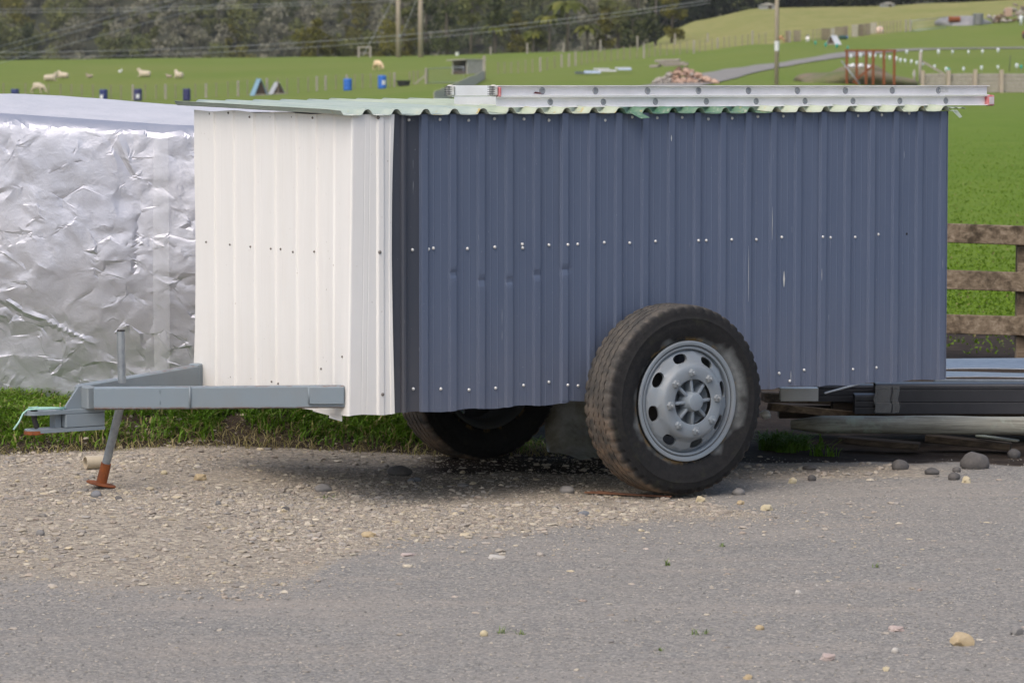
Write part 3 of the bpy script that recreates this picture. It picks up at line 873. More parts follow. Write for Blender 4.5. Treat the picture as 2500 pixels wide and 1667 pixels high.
def disc_mesh():
    """pressed wheel disc with eight oval hand holes"""
    def depth(r):   # y position of the face against radius (negative is outward)
        return float(np.interp(r, [.104, .118, .150, .160, .170, .182, .215, .228, .236], [-.142, -.146, -.146, -.143, -.132, -.117, -.100, -.090, -.070]))
    bm = bmesh.new(); bnd = []
    r0, r1 = .166, .232
    def ring(rs, n=128):
        L = [[bm.verts.new((r * math.cos(2 * math.pi * k / n), depth(r), r * math.sin(2 * math.pi * k / n))) for k in range(n)] for r in rs]
        for a_, b_ in zip(L, L[1:]):
            for k in range(n): bm.faces.new((a_[k], a_[(k + 1) % n], b_[(k + 1) % n], b_[k]))
        return L
    A = ring([.104, .108, .118, .135, .150, .156, .160, .163, r0])
    B = ring([r1, .234, .236])
    n = 128
    mids = []
    for h in range(8):
        a = h * math.pi / 4
        mids.append([bm.verts.new((r * math.cos(a), depth(r), r * math.sin(a))) for r in np.linspace(r0, r1, 10)[1:-1]])
    for h in range(8):
        k0 = h * 16; cen = (h + .5) * math.pi / 4
        loop = [A[-1][(k0 + i) % n] for i in range(17)] + mids[(h + 1) % 8] + [B[0][(k0 + i) % n] for i in range(16, -1, -1)] + mids[h][::-1]
        hole = []
        for v in loop:
            a = math.atan2(v.co.z, v.co.x); da = (a - cen + math.pi) % (2 * math.pi) - math.pi
            x = da * .2; y = math.hypot(v.co.x, v.co.z) - (r0 + r1) / 2
            q = math.atan2(y / .033, x / .0785)
            ex = math.copysign(abs(math.cos(q)) ** .8, math.cos(q)) * .041; ey = math.copysign(abs(math.sin(q)) ** .8, math.sin(q)) * .0235
            rr = (r0 + r1) / 2 + ey; aa = cen + ex / .2
            hole.append(bm.verts.new((rr * math.cos(aa), depth(rr), rr * math.sin(aa))))
        inn = [bm.verts.new((v.co.x, v.co.y + .012, v.co.z)) for v in hole]
        L = len(loop)
        for i in range(L):
            j = (i + 1) % L
            bm.faces.new((loop[i], loop[j], hole[j], hole[i]))
            bm.faces.new((hole[i], hole[j], inn[j], inn[i]))
    bmesh.ops.recalc_face_normals(bm, faces=bm.faces[:])
    me = bpy.data.meshes.new('disc'); bm.to_mesh(me); bm.free()
    me.shade_smooth(); me.set_sharp_from_angle(angle=R(45))
    return me
rim_prof = [(.236, -.072), (.238, -.098), (.2385, -.103), (.246, -.105), (.250, -.101), (.254, -.101), (.257, -.109), (.268, -.113), (.274, -.111), (.2755, -.104), (.271, -.097), (.262, -.088), (.256, -.075), (.25, -.06), (.236, -.03), (.236, .05), (.25, .08), (.262, .09), (.271, .097), (.2755, .104), (.272, .112), (.262, .113), (.252, .106), (.240, .09), (.232, .05), (.230, -.03), (.232, -.06)]
tyre_me = tyre_mesh(); disc_me = disc_mesh()
rim_me = MB().lathe(rim_prof, 96, 'Y', True).mesh('rim', 40)
ring_gap = MB().lathe([(.249, -.1015), (.2515, -.1035), (.254, -.1015)], 96, 'Y').mesh('lock_ring', True)
hub_prof = [(.0001, -.176), (.030, -.175), (.038, -.172), (.042, -.163), (.044, -.148), (.047, -.143), (.049, -.10)]
nut_me = MB().lathe([(.0001, -.034), (.0075, -.034), (.0085, -.032), (.0085, -.021), (.0095, -.0215), (.017, -.020), (.0195, -.016), (.0195, -.002)], 6, 'Y').lathe([(.019, -.004), (.024, -.003), (.024, .002)], 12, 'Y').mesh('nut', 35)
def make_wheel(t, flip, dirty):
    w = bpy.data.objects.new('wheel', disc_me); COL.objects.link(w); w.parent = trailer
    if not disc_me.materials: disc_me.materials.append(M_rim)
    w.location = (AX, t, AZ); w.rotation_euler = (0, R(9), math.pi if flip else 0)
    md = w.modifiers.new('thickness', 'SOLIDIFY'); md.thickness = .006; md.offset = 1
    obj('tyre', tyre_me, M_rub, w, rot=(0, R(-9 if not flip else 9), 0))
    obj('rim', rim_me, M_rim, w)
    obj('lock_ring', ring_gap, M_rimdark, w)
    h = MB().lathe(hub_prof, 32, 'Y')
    for k in range(8):
        a = math.pi / 4 * k + .2
        ca, sa = math.cos(a), math.sin(a)
        h.beam((.035 * ca, -.124, .035 * sa), (.106 * ca, -.116, .106 * sa), .015, .050, up=(0, 1, 0), bev=.003)
    h.build('hub', M_rim, w, 40)
    MB().lathe([(.0001, -.080), (.075, -.082), (.098, -.100), (.106, -.118)], 48, 'Y').build('hub_bowl', M_rim, w, True)
    for k in range(8):
        a = math.pi / 4 * k + math.pi / 8 - R(9)
        obj('nut', nut_me, M_rim, w, (.1335 * math.cos(a), -.145, .1335 * math.sin(a)))
    MB().lathe([(.0001, -.02), (.14, -.02), (.165, -.01), (.17, .02), (.17, .085), (.15, .10), (.0001, .10)], 40, 'Y').build('brake_drum', M_dark, w, 40)
    return w
make_wheel(-.175, False, False)
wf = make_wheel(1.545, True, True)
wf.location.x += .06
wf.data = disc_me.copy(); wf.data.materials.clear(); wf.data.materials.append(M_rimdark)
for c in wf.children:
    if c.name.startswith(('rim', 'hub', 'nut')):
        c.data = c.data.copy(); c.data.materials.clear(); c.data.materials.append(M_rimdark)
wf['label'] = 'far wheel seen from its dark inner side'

# ------------------------------------------------------------------ ladder on the roof
M_cap = plain('ladder_foot_rubber', (.72, .71, .68), (.5, .47, .42), 40, .7, bump=.2)
M_capr = plain('red_cap', (.5, .06, .07), (.6, .3, .3), 25, .6)
M_plug = plain('rung_plug', (.36, .38, .40), (.28, .29, .31), 30, .5, .3)
M_wrap = plain('pale_pink_tape', (.62, .5, .52), (.7, .66, .66), 20, .5)
lad = thing('ladder', 'aluminium extension ladder lying along the green roof', 'ladder', tw(0, 0, 0), math.pi / 2 - TH)
SH = .048
def stile(s0, s1, t, z, outward, name='stile'):
    """channel section, flanges facing outward"""
    o = -1 if outward else 1
    h = SH / 2; fl = .024; th = .003
    poly = [(0, -h), (o * fl, -h), (o * fl, -h + th), (o * th, -h + th + .002), (o * th, h - th - .002), (o * fl, h - th), (o * fl, h), (0, h)]
    m = MB(); m.prism([(t + a, z + b) for a, b in poly], s0, s1, 'X')
    return m.build(name, M_alu, lad)
zlo = lambda s: 1.7615 + .0015 * s
def stile_tilt(o, s0, zc): pass
LT, LWID = .085, .34
rung_up = np.linspace(1.069, 3.427, 9); rung_lo = np.linspace(1.112, 3.475, 9)
zl, zu = 1.788, 1.838
stile(.818, 3.768, LT, zl, True); stile(.818, 3.768, LT + LWID, zl, False)
stile(.822, 3.745, LT + .002, zu, True); stile(.822, 3.745, LT + LWID - .002, zu, False)
plug_me = MB().lathe([(.0001, -.004), (.007, -.004), (.009, -.007), (.012, -.007), (.0155, -.004), (.0165, .001)], 18, 'Y').mesh('rung_plug', 35)
def rungs(arr, z):
    for s in arr:
        g = MB().tube([(s, LT, z), (s, LT + LWID, z)], .0135, 12).build('rung', M_alu, lad, 40)
        obj('rung_plug', plug_me, M_plug, g, (s, LT + .0005, z - .001))
rungs(rung_up, zu); rungs(rung_lo, zl)
for t, m_ in ((LT, M_cap), (LT + LWID, M_cap)):
    c = MB().box((.800, t - (.008 if t < .2 else -.008), zu), (.034, .034, .053), bev=.008)
    o = c.build('foot_cap', m_, lad, 40)
    for k in range(6): MB().box((.788, t - (.008 if t < .2 else -.008), zu - .02 + k * .008), (.018, .0355, .0022)).build('tread_groove', M_dots, o)
MB().box((.824, LT - .0105, zu - .006), (.012, .036, .044), bev=.003).build('red_band', M_capr, lad, 40)
MB().box((3.752, LT - .012, zl), (.045, .030, .054), bev=.004).build('end_cap', M_capr, lad, 40)
MB().box((3.752, LT - .0285, zl), (.030, .002, .036)).build('cap_label', M_wrap, lad)
MB().box((3.46, LT - .004, zu + .001), (.055, .003, .017)).build('maker_label', plain('silver_label', (.75, .74, .72), (.5, .5, .5), 60, .4), lad)
MB().add([(1.02, LT - .0045, zu - .012), (1.075, LT - .0045, zu - .016), (1.075, LT - .0045, zu - .011), (1.03, LT - .0045, zu - .005), (1.02, LT - .003, zu - .012), (1.075, LT - .003, zu - .016), (1.075, LT - .003, zu - .011), (1.03, LT - .003, zu - .005)],
    [(0, 1, 2, 3), (4, 7, 6, 5), (0, 4, 5, 1), (1, 5, 6, 2), (2, 6, 7, 3), (3, 7, 4, 0)]).build('paint_drip', plain('red_brown_paint', (.13, .03, .03), None, 5, .6), lad)

# twine on the coupling pin
M_twine = plain('mint_twine', (.3, .55, .47), (.42, .62, .54), 60, .8)
e_ = tw(-1.185, .685, .468)
tl = lambda s, t, z: tw(s, t, z)
tm = MB()
tm.tube([tl(-1.06, .66, .462), tl(-1.10, .652, .468), tl(-1.15, .65, .468), tl(-1.185, .653, .470), tl(-1.222, .67, .468), tl(-1.24, .68, .45), tl(-1.262, .675, .415), tl(-1.29, .67, .385)], .0042, 7)
tm.tube([tl(-1.04, .672, .465), tl(-1.11, .668, .47), tl(-1.17, .668, .473), tl(-1.20, .70, .470), tl(-1.21, .685, .474), tl(-1.18, .66, .474), tl(-1.165, .685, .474), tl(-1.19, .705, .471)], .004, 7)
tw_o = tm.build('twine', M_twine, None, True)
tag(tw_o, 'pale mint twine knotted on the tow coupling pin', 'twine')

# ------------------------------------------------------------------ covered stack behind the drawbar
def foil_material():
    t = NT('silver_cover'); v = t.coord('Object')
    n1 = t.noise(v, 1.6, 5, .6)
    col = t.mix(t.rng(n1, .35, .7), (.47, .48, .54), (.54, .54, .58))
    # chalky wear along the folds
    t.set(col, t.rng(t.noise(v, 3.5, 5, .65), .3, .7, .36, .52), .68, .5)
    rid = t.n('TexNoise', noise_type='RIDGED_MULTIFRACTAL'); rid.inputs['Scale'].default_value = 5.5; rid.inputs['Detail'].default_value = 5; rid.inputs['Distortion'].default_value = .6; t.l(v, rid.inputs['Vector'])
    h = t.math('ADD', t.math('MULTIPLY', t.noise(v, 16, 6, .62, .8), .4), t.math('ADD', t.math('MULTIPLY', t.noise(v, 60, 4, .7), .12), t.math('MULTIPLY', rid.outputs[0], .16)))
    t.bump(h, .30, .02)
    return t.m
M_foil = foil_material()
M_top = plain('sky_whitened_cover', (.58, .57, .60), (.5, .5, .53), 5, .45, .0, .4, 14, bdist=.02)  # same foil on top: its pale sky reflection put into the base colour
SX0, SX1, SY0, SY1 = -6.2, .55, 17.45, 19.4
stack = thing('covered_stack', 'long stack wrapped in crumpled silver plastic behind the drawbar', 'covered stack', ((SX0 + SX1) / 2, (SY0 + SY1) / 2, .2))
sl = np.array([(SX0 + SX1) / 2, (SY0 + SY1) / 2, .2])
def top_front(x): return np.interp(x, [-6, -2.7, -1.75, 0, 1], [1.735, 1.725, 1.66, 1.62, 1.6])
def crumple(W_, H_, npts, amp, seed, density_fn=None):
    """random folds: heights at scattered points, creased along the edges between them"""
    r_ = np.random.default_rng(seed); P_ = []
    tries = 0
    while len(P_) < npts and tries < npts * 40:
        tries += 1
        p = (r_.random() * W_, r_.random() * H_)
        if density_fn is None or r_.random() < density_fn(*p): P_.append(p)
    P_ += [(W_ * k / 24, y_) for k in range(25) for y_ in (0, H_)] + [(x_, H_ * k / 8) for k in range(1, 8) for x_ in (0, W_)]
    P_ = np.array(P_)
    vs, es, fs, *_ = delaunay_2d_cdt([Vector(p) for p in P_], [], [], 0, 1e-5)
    vs = np.array([(p.x, p.y) for p in vs]); h = (r_.random(len(vs)) - .5) * 2 * amp
    return vs, h, [tuple(f) for f in fs]
Wf, Hf = SX1 - SX0, 1.6
vis = lambda x, y: 1.0 if 3.2 < x < 5.4 else .3
vs, hh, fs = crumple(Wf, Hf, 1250, .0048, 5, vis)
bm = bmesh.new()
for (x, y), h in zip(vs, hh):
    edge = min(1, min(y, Hf - y) / .12)
    bm.verts.new((x, y, h * edge + .03 * edge * (fbm(x * 1.1, y * 1.4, 3, 101) - .5)))
bm.verts.ensure_lookup_table()
for f in fs:
    try: bm.faces.new([bm.verts[i] for i in f])
    except ValueError: pass
bmesh.ops.subdivide_edges(bm, edges=bm.edges[:], cuts=3, use_grid_fill=True)
for _ in range(1): bmesh.ops.smooth_vert(bm, verts=bm.verts[:], factor=.15, use_axis_x=False, use_axis_y=False, use_axis_z=True)
fold_r = random.Random(11); FOLDS = []
for k in range(46):
    fx_, fy_ = fold_r.uniform(2.6, 5.8), fold_r.uniform(.05, 1.5); fa_ = fold_r.choice((fold_r.uniform(-.5, .2), fold_r.uniform(-1.2, -.3), fold_r.uniform(1.0, 2.0)))
    fl_ = fold_r.uniform(.15, .6); FOLDS.append((fx_, fy_, math.cos(fa_), math.sin(fa_), fl_, fold_r.uniform(.012, .03), fold_r.uniform(-.007, .008)))
def fold_h(x, y):
    t_ = 0.0
    for fx_, fy_, c_, s_, l_, w_, a_ in FOLDS:
        dx_, dy_ = x - fx_, y - fy_; u_ = dx_ * c_ + dy_ * s_
        if abs(u_) < l_:
            d_ = abs(-dx_ * s_ + dy_ * c_)
            if d_ < w_: t_ += a_ * (1 - d_ / w_) * (1 - (u_ / l_) ** 2)
    return t_
for v in bm.verts:
    x, y, h = v.co
    h += fold_h(x, y) * min(1, (Hf - y) / .1)
    msk = max(0.0, .5 + mnoise.noise(Vector((x * 1.3, y * 1.6, 8))))
    top_e = min(1, (Hf - y) / .15); low_m = 1.3 - .8 * y / Hf
    h += top_e * (.007 * mnoise.noise(Vector((x * 2.6, y * 3.0, 1))) + .0065 * msk * low_m * (.5 - abs(mnoise.noise(Vector((x * 12, y * 16, 4))))) + .0022 * (random.random() - .5))
    q = y / Hf
    zt_ = float(top_front(SX0 + x)); zb_ = .235 + .012 * math.sin(x * 3)
    wx = SX0 + x; bulge = .05 * math.sin(q * math.pi)
    rnd = .10 * max(0, (q - .955) / .045) ** 2
    v.co = Vector((wx, SY0 - h - bulge + rnd, zb_ + (zt_ - zb_) * q)) - Vector(sl)
bmesh.ops.recalc_face_normals(bm, faces=bm.faces[:])
me = bpy.data.meshes.new('front_cover'); bm.to_mesh(me); bm.free(); me.shade_smooth(); me.set_sharp_from_angle(angle=R(12))
obj('front_cover', me, M_foil, stack)
# top sheet and ends
gx = np.linspace(SX0, SX1, 150); gy = np.linspace(0, 1, 34)
Vv = []
for q in gy:
    zf = top_front(gx); y = SY0 + .094 + (SY1 - SY0 - .094) * q
    crown = .08 * q + .05 * math.sin(q * math.pi) - .1 * max(0, q - .8) * 5 * max(0, q - .8) * 5
    zz = zf - .004 + crown + .02 * (fbm(gx * 2.5, gx * 0 + q * 6, 3, 111) - .5) * min(1, q * 8)
    Vv.append(np.stack([gx, gx * 0 + y, zz], -1))
Vv = np.concatenate(Vv) - sl; n = 150
i_ = (np.arange(33)[:, None] * n + np.arange(n - 1)[None]).ravel()
obj('top_cover', np_mesh('top_cover', Vv, np.stack([i_, i_ + 1, i_ + 1 + n, i_ + n], -1), True), M_top, stack)
MB().box((SX1 - sl[0] - .02, .02, .72), (.03, SY1 - SY0 - .12, 1.4)).box((SX0 - sl[0] + .02, .02, .72), (.03, SY1 - SY0 - .12, 1.4)).build('end_cover', M_foil, stack)
# clear film strips hanging over the right part, where boards show through
fm = NT('clear_film'); 
fm.set((.85, .87, .9), .25, 0, .6); fm.b.inputs['Alpha'].default_value = .18; M_film = fm.m
for xa, xb, zt_ in ((-1.83, -1.755, 1.60),):
    MB().add([(xa, SY0 - .09, .27), (xb, SY0 - .092, .27), (xb + .005, SY0 - .11, .8), (xa - .004, SY0 - .108, .8), (xa, SY0 - .075, zt_), (xb, SY0 - .073, zt_)],
             [(0, 1, 2, 3), (3, 2, 5, 4)]).build('film_strip', M_film, None).parent = stack
for c in stack.children:
    if c.name.startswith('film_strip'): c.location = tuple(-sl)
# loose clear plastic spread out under the trailer
sk = []
nx, ny = 46, 26
M_skirt = NT('dirty_film'); _v = M_skirt.coord('Object')
M_skirt.set(M_skirt.mix(M_skirt.rng(M_skirt.noise(_v, 6, 5, .7), .4, .65), (.45, .45, .41), (.2, .19, .13)), .28, 0, .6); M_skirt.bump(M_skirt.noise(_v, 9, 4, .6), .5, .03); M_skirt = M_skirt.m
for j in range(ny):
    q = j / (ny - 1)
    for i in range(nx):
        p = i / (nx - 1); x = .14 + .5 * p + .04 * q
        y = 17.38 - .58 * q * (.8 + .2 * math.sin(p * 7))
        z = .58 * (1 - q) ** 1.7 + .10 * (1 - q) * q * math.sin(p * 9 + q * 4) + .05 * q * max(0, math.sin(p * 6.5 + 1)) * (1 - .5 * q) + .01
        sk.append((x, y - .02 * mnoise.noise(Vector((x * 8, z * 8, 3))), z + gz(x, y) * q + .02 * mnoise.noise(Vector((x * 10, y * 10, 0)))))
i_ = np.array([(j * nx + i, j * nx + i + 1, (j + 1) * nx + i + 1, (j + 1) * nx + i) for j in range(ny - 1) for i in range(nx - 1)])
o = obj('loose_plastic', np_mesh('loose_plastic', np.array(sk) - sl, i_, True), M_skirt, stack)
o.modifiers.new('thickness', 'SOLIDIFY').thickness = .002
o['label'] = 'loose murky plastic sheet spread under the trailer'

# ------------------------------------------------------------------ timber and metal pile behind the trailer
M_post = wood('lichen_post', (.14, .13, .105), (.3, .295, .25), (.45, .45, .38), 0, lichen=(.36, .4, .33))
M_board = wood('brown_board', (.06, .04, .025), (.16, .105, .06), (.27, .18, .1), 0)
M_boardd = wood('dark_bearer', (.03, .024, .018), (.075, .056, .04), (.13, .1, .07), 0)
M_rail = wood('stained_rail', (.085, .065, .045), (.19, .145, .10), (.33, .27, .20), 0, lichen=(.06, .045, .03))
M_bt = plain('dark_metal', (.032, .032, .038), (.05, .05, .056), 4, .42, bump=.05, spec=.5)
M_wal = plain('white_aluminium', (.85, .84, .8), (.75, .73, .68), 8, .4)
# long weathered post
pm = MB(); pts_ = []; rs = []
for k in range(24):
    q = k / 23; pts_.append((-0.03 + 3.7 * q, .015 * math.sin(q * 4), 0)); rs.append(.046 + .005 * q + .002 * math.sin(k * 1.7))
pm.tube(pts_, rs, 16)
me = pm.mesh('post')
for v in me.vertices:
    a = math.atan2(v.co.z, v.co.y); k = 1 + .10 * mnoise.noise(Vector((v.co.x * 2.5, math.cos(a) * 2, math.sin(a) * 2))) - (.22 * math.exp(-((a + .55) / .16) ** 2))
    e = ss(np.array(v.co.x), .10, -.03) * .5
    v.co.y *= k * (1 - float(e)); v.co.z *= k * (1 - float(e))
me.shade_smooth()
pl = at(1945, 1036, 17.35)
o = obj('weathered_post', me, M_post, None, pl, (0, R(.3), R(-1.5)))
tag(o, 'lichen grey round post lying along the front of the timber pile', 'post')
def lying(name, px0, py0, px1, py1, d0, d1, w, h, mat, label, cat, group=None, bev=.003):
    a = Vector(at(px0, py0, d0)); b = Vector(at(px1, py1, d1)); c = (a + b) / 2
    m = MB().beam(a - c, b - c, w, h, bev=bev)
    o = m.build(name, mat, None, 40, c); return tag(o, label, cat, group)
lying('board', 2050, 1072, 2245, 1089, 17.55, 17.45, .10, .034, M_boardd, 'dark brown board wedged under the grey post, nearer the wheel', 'board', None)
lying('board', 2260, 1068, 2468, 1090, 17.55, 17.45, .10, .036, M_boardd, 'dark brown board poking out under the post beside the boulder', 'board')
lying('batten', 2385, 1063, 2486, 1076, 17.5, 17.36, .035, .012, M_post, 'thin pale batten resting on the dark board end', 'batten')
lying('board', 1878, 992, 2130, 1018, 17.72, 17.95, .05, .04, M_board, 'brown board slanting out from behind the near wheel', 'board')
lying('board', 1862, 968, 2060, 975, 18.1, 18.15, .12, .05, M_rail, 'split mossy board under the white channel', 'board')
for k, (a_, b_, d_) in enumerate(((1900, 2700, 18.25), (1930, 2700, 18.5), (2030, 2700, 18.02))):
    lying('bearer', a_, 1003 - 3 * k, b_, 1003 - 3 * k, d_, d_, .12, .07, M_boardd, ('dark bearer at the back of the timber pile', 'dark bearer in the middle of the timber pile', 'dark bearer lying directly behind the grey post')[k], 'bearer')
# dark folded channels
def channel(name, px0, px1, py_top, py_bot, d, label, depth=.14, ribs=(.35, .78), open_end=False):
    a = at(px0, py_top, d); b = at(px1, py_top, d); zb = at(px0, py_bot, d)[2]
    L = b[0] - a[0]; H_ = a[2] - zb
    t = thing(name, label, 'metal channel', (a[0], a[1], zb))
    pr = [(0, 0), (0, H_ * ribs[0]), (.004, H_ * ribs[0] + .004), (0, H_ * ribs[0] + .008), (0, H_ * ribs[1]), (.004, H_ * ribs[1] + .004), (0, H_ * ribs[1] + .008), (0, H_ - .012), (.004, H_ - .003), (.014, H_), (depth, H_), (depth, H_ - .004), (.016, H_ - .004), (.008, H_ - .014), (.004, 0)]
    MB().prism(pr, 0, L, 'X').build('face', M_bt, t)
    MB().prism([(depth - .003, 0), (depth - .003, H_ - .005), (depth, H_ - .005), (depth, 0)], 0, L, 'X').build('back', M_bt, t)
    return t
channel('metal_channel', 2139, 2720, 937, 1010, 17.75, 'long dark metal channel with taped torn end, nearest on the pile')
big = [o for o in COL.objects if o.name == 'metal_channel'][0]
M_tape = NT('clear_tape'); M_tape.set((.5, .49, .46), .35, 0, .5); M_tape.b.inputs['Alpha'].default_value = .35; M_tape = M_tape.m
for x0, w0 in ((-.008, .085), (.085, .035)):
    tp = MB(); g = 7
    for i in range(g):
        for j in range(5):
            tp.v.append((x0 + w0 * i / (g - 1) + .007 * math.sin(j * 2.3 + i), -.004 - .003 * random.random(), .006 + .142 * j / 4))
    tp.f = [(j + i * 5, j + 1 + i * 5, j + 6 + i * 5, j + 5 + i * 5) for i in range(g - 1) for j in range(4)]
    tp.build('tape', M_tape, big)
channel('metal_channel', 2087, 2165, 963, 1010, 17.78, 'short dark ribbed channel end tucked beside the taped one', .10, (.3, .62))
channel('metal_channel', 1992, 2170, 940, 980, 17.95, 'dark channel lying behind the white one under the trailer', .1, (.3, .72))
t = thing('white_channel', 'short white aluminium channel showing under the blue sheets', 'metal channel', at(1906, 979, 17.55))
MB().prism([(0, 0), (0, .066), (.09, .066), (.09, 0), (.087, 0), (.087, .063), (.003, .063), (.003, 0)], 0, .195, 'X').build('shell', M_wal, t)
MB().box((.01, .045, .03), (.004, .08, .055)).build('end_web', M_wal, t)
lying('metal_strip', 2013, 960, 2100, 936, 17.72, 17.8, .012, .010, M_wal, 'thin white metal strip slanting up to the blue sheets', 'metal strip')
# galvanised sheets on the pile
def flat_sheet(name, px0, px1, py, d, depth, label, curl=0.0, lip=True):
    a = at(px0, py, d); b = at(px1, py, d); L = b[0] - a[0]; m = MB(); n_ = 26
    for i in range(n_ + 1):
        q = i / n_
        for j in range(7):
            r_ = j / 6; m.v.append((L * q, depth * r_, .006 * math.sin(q * 5 + r_) + curl * ss(np.array(r_), .3, .8) * (.3 + q)))
    m.f = [(i * 7 + j, (i + 1) * 7 + j, (i + 1) * 7 + j + 1, i * 7 + j + 1) for i in range(n_) for j in range(6)]
    o = m.build(name, M_galv, None, True, a); o.modifiers.new('thickness', 'SOLIDIFY').thickness = .003
    return tag(o, label, 'metal sheet')
flat_sheet('metal_sheet', 2240, 2720, 923, 18.05, .34, 'flat galvanised sheet lying on top of the pile')
flat_sheet('metal_sheet', 2240, 2720, 903, 18.5, .45, 'curled galvanised sheet at the back of the pile', .035)
lying('metal_flashing', 2280, 930, 2720, 932, 18.0, 18.0, .03, .02, M_galvd, 'grey folded flashing between the taped channel and bright sheet', 'flashing')
lying('bearer', 2140, 952, 2720, 952, 18.2, 18.2, .3, .05, M_boardd, 'dark bearer beneath the galvanised sheets', 'bearer')
# scrap of white rag near the wheel
o = MB().ico((0, 0, 0), (.03, .02, .022), 0, .3, 2, 3).build('rag', M_wal, None, True, at(1868, 1012, 17.3)); tag(o, 'small white rag in the grass behind the near wheel', 'rag')

# ------------------------------------------------------------------ post and rail fence
fr_t = thing('rail_fence', 'brown weathered post and rail fence behind the trailer', 'fence', (3.2, 22.7, 0))
fl = np.array([3.2, 22.7, 0])
rail_px = [((2200, 542), (2520, 553), 46), ((2200, 657), (2520, 668), 43), ((2200, 766), (2520, 775), 43), ((2200, 884), (2520, 890), 34)]
for (p0, p1, hpx) in rail_px:
    dA, dB = 23.0, 22.45
    a = at(p0[0], p0[1] + hpx * .5, dA); b = at(p1[0], p1[1] + hpx * .5, dB)
    d_ = b - a; a2 = a - d_ * 1.6; b2 = b + d_ * 2.0
    for (q0, q1) in ((a2, a + d_ * .3), (a + d_ * .303, b + d_ * .0 + d_ * .55), (b + d_ * .553, b2)):
        MB().beam(Vector(q0 - fl), Vector(q1 - fl), .045, .128, bev=.004).build('rail', M_rail, fr_t, 40)
for k, px in enumerate((1700, 2101, 2502, 2903)):
    q = (px - 2200) / 320; d_ = 23.0 - .55 * q + .09
    x = at(px, 700, d_)[0]
    MB().box((x - fl[0], d_ - fl[1], .42 + gz(x, d_) - .1), (.115, .10, 1.1), bev=.008).build('post', M_rail, fr_t, 40)

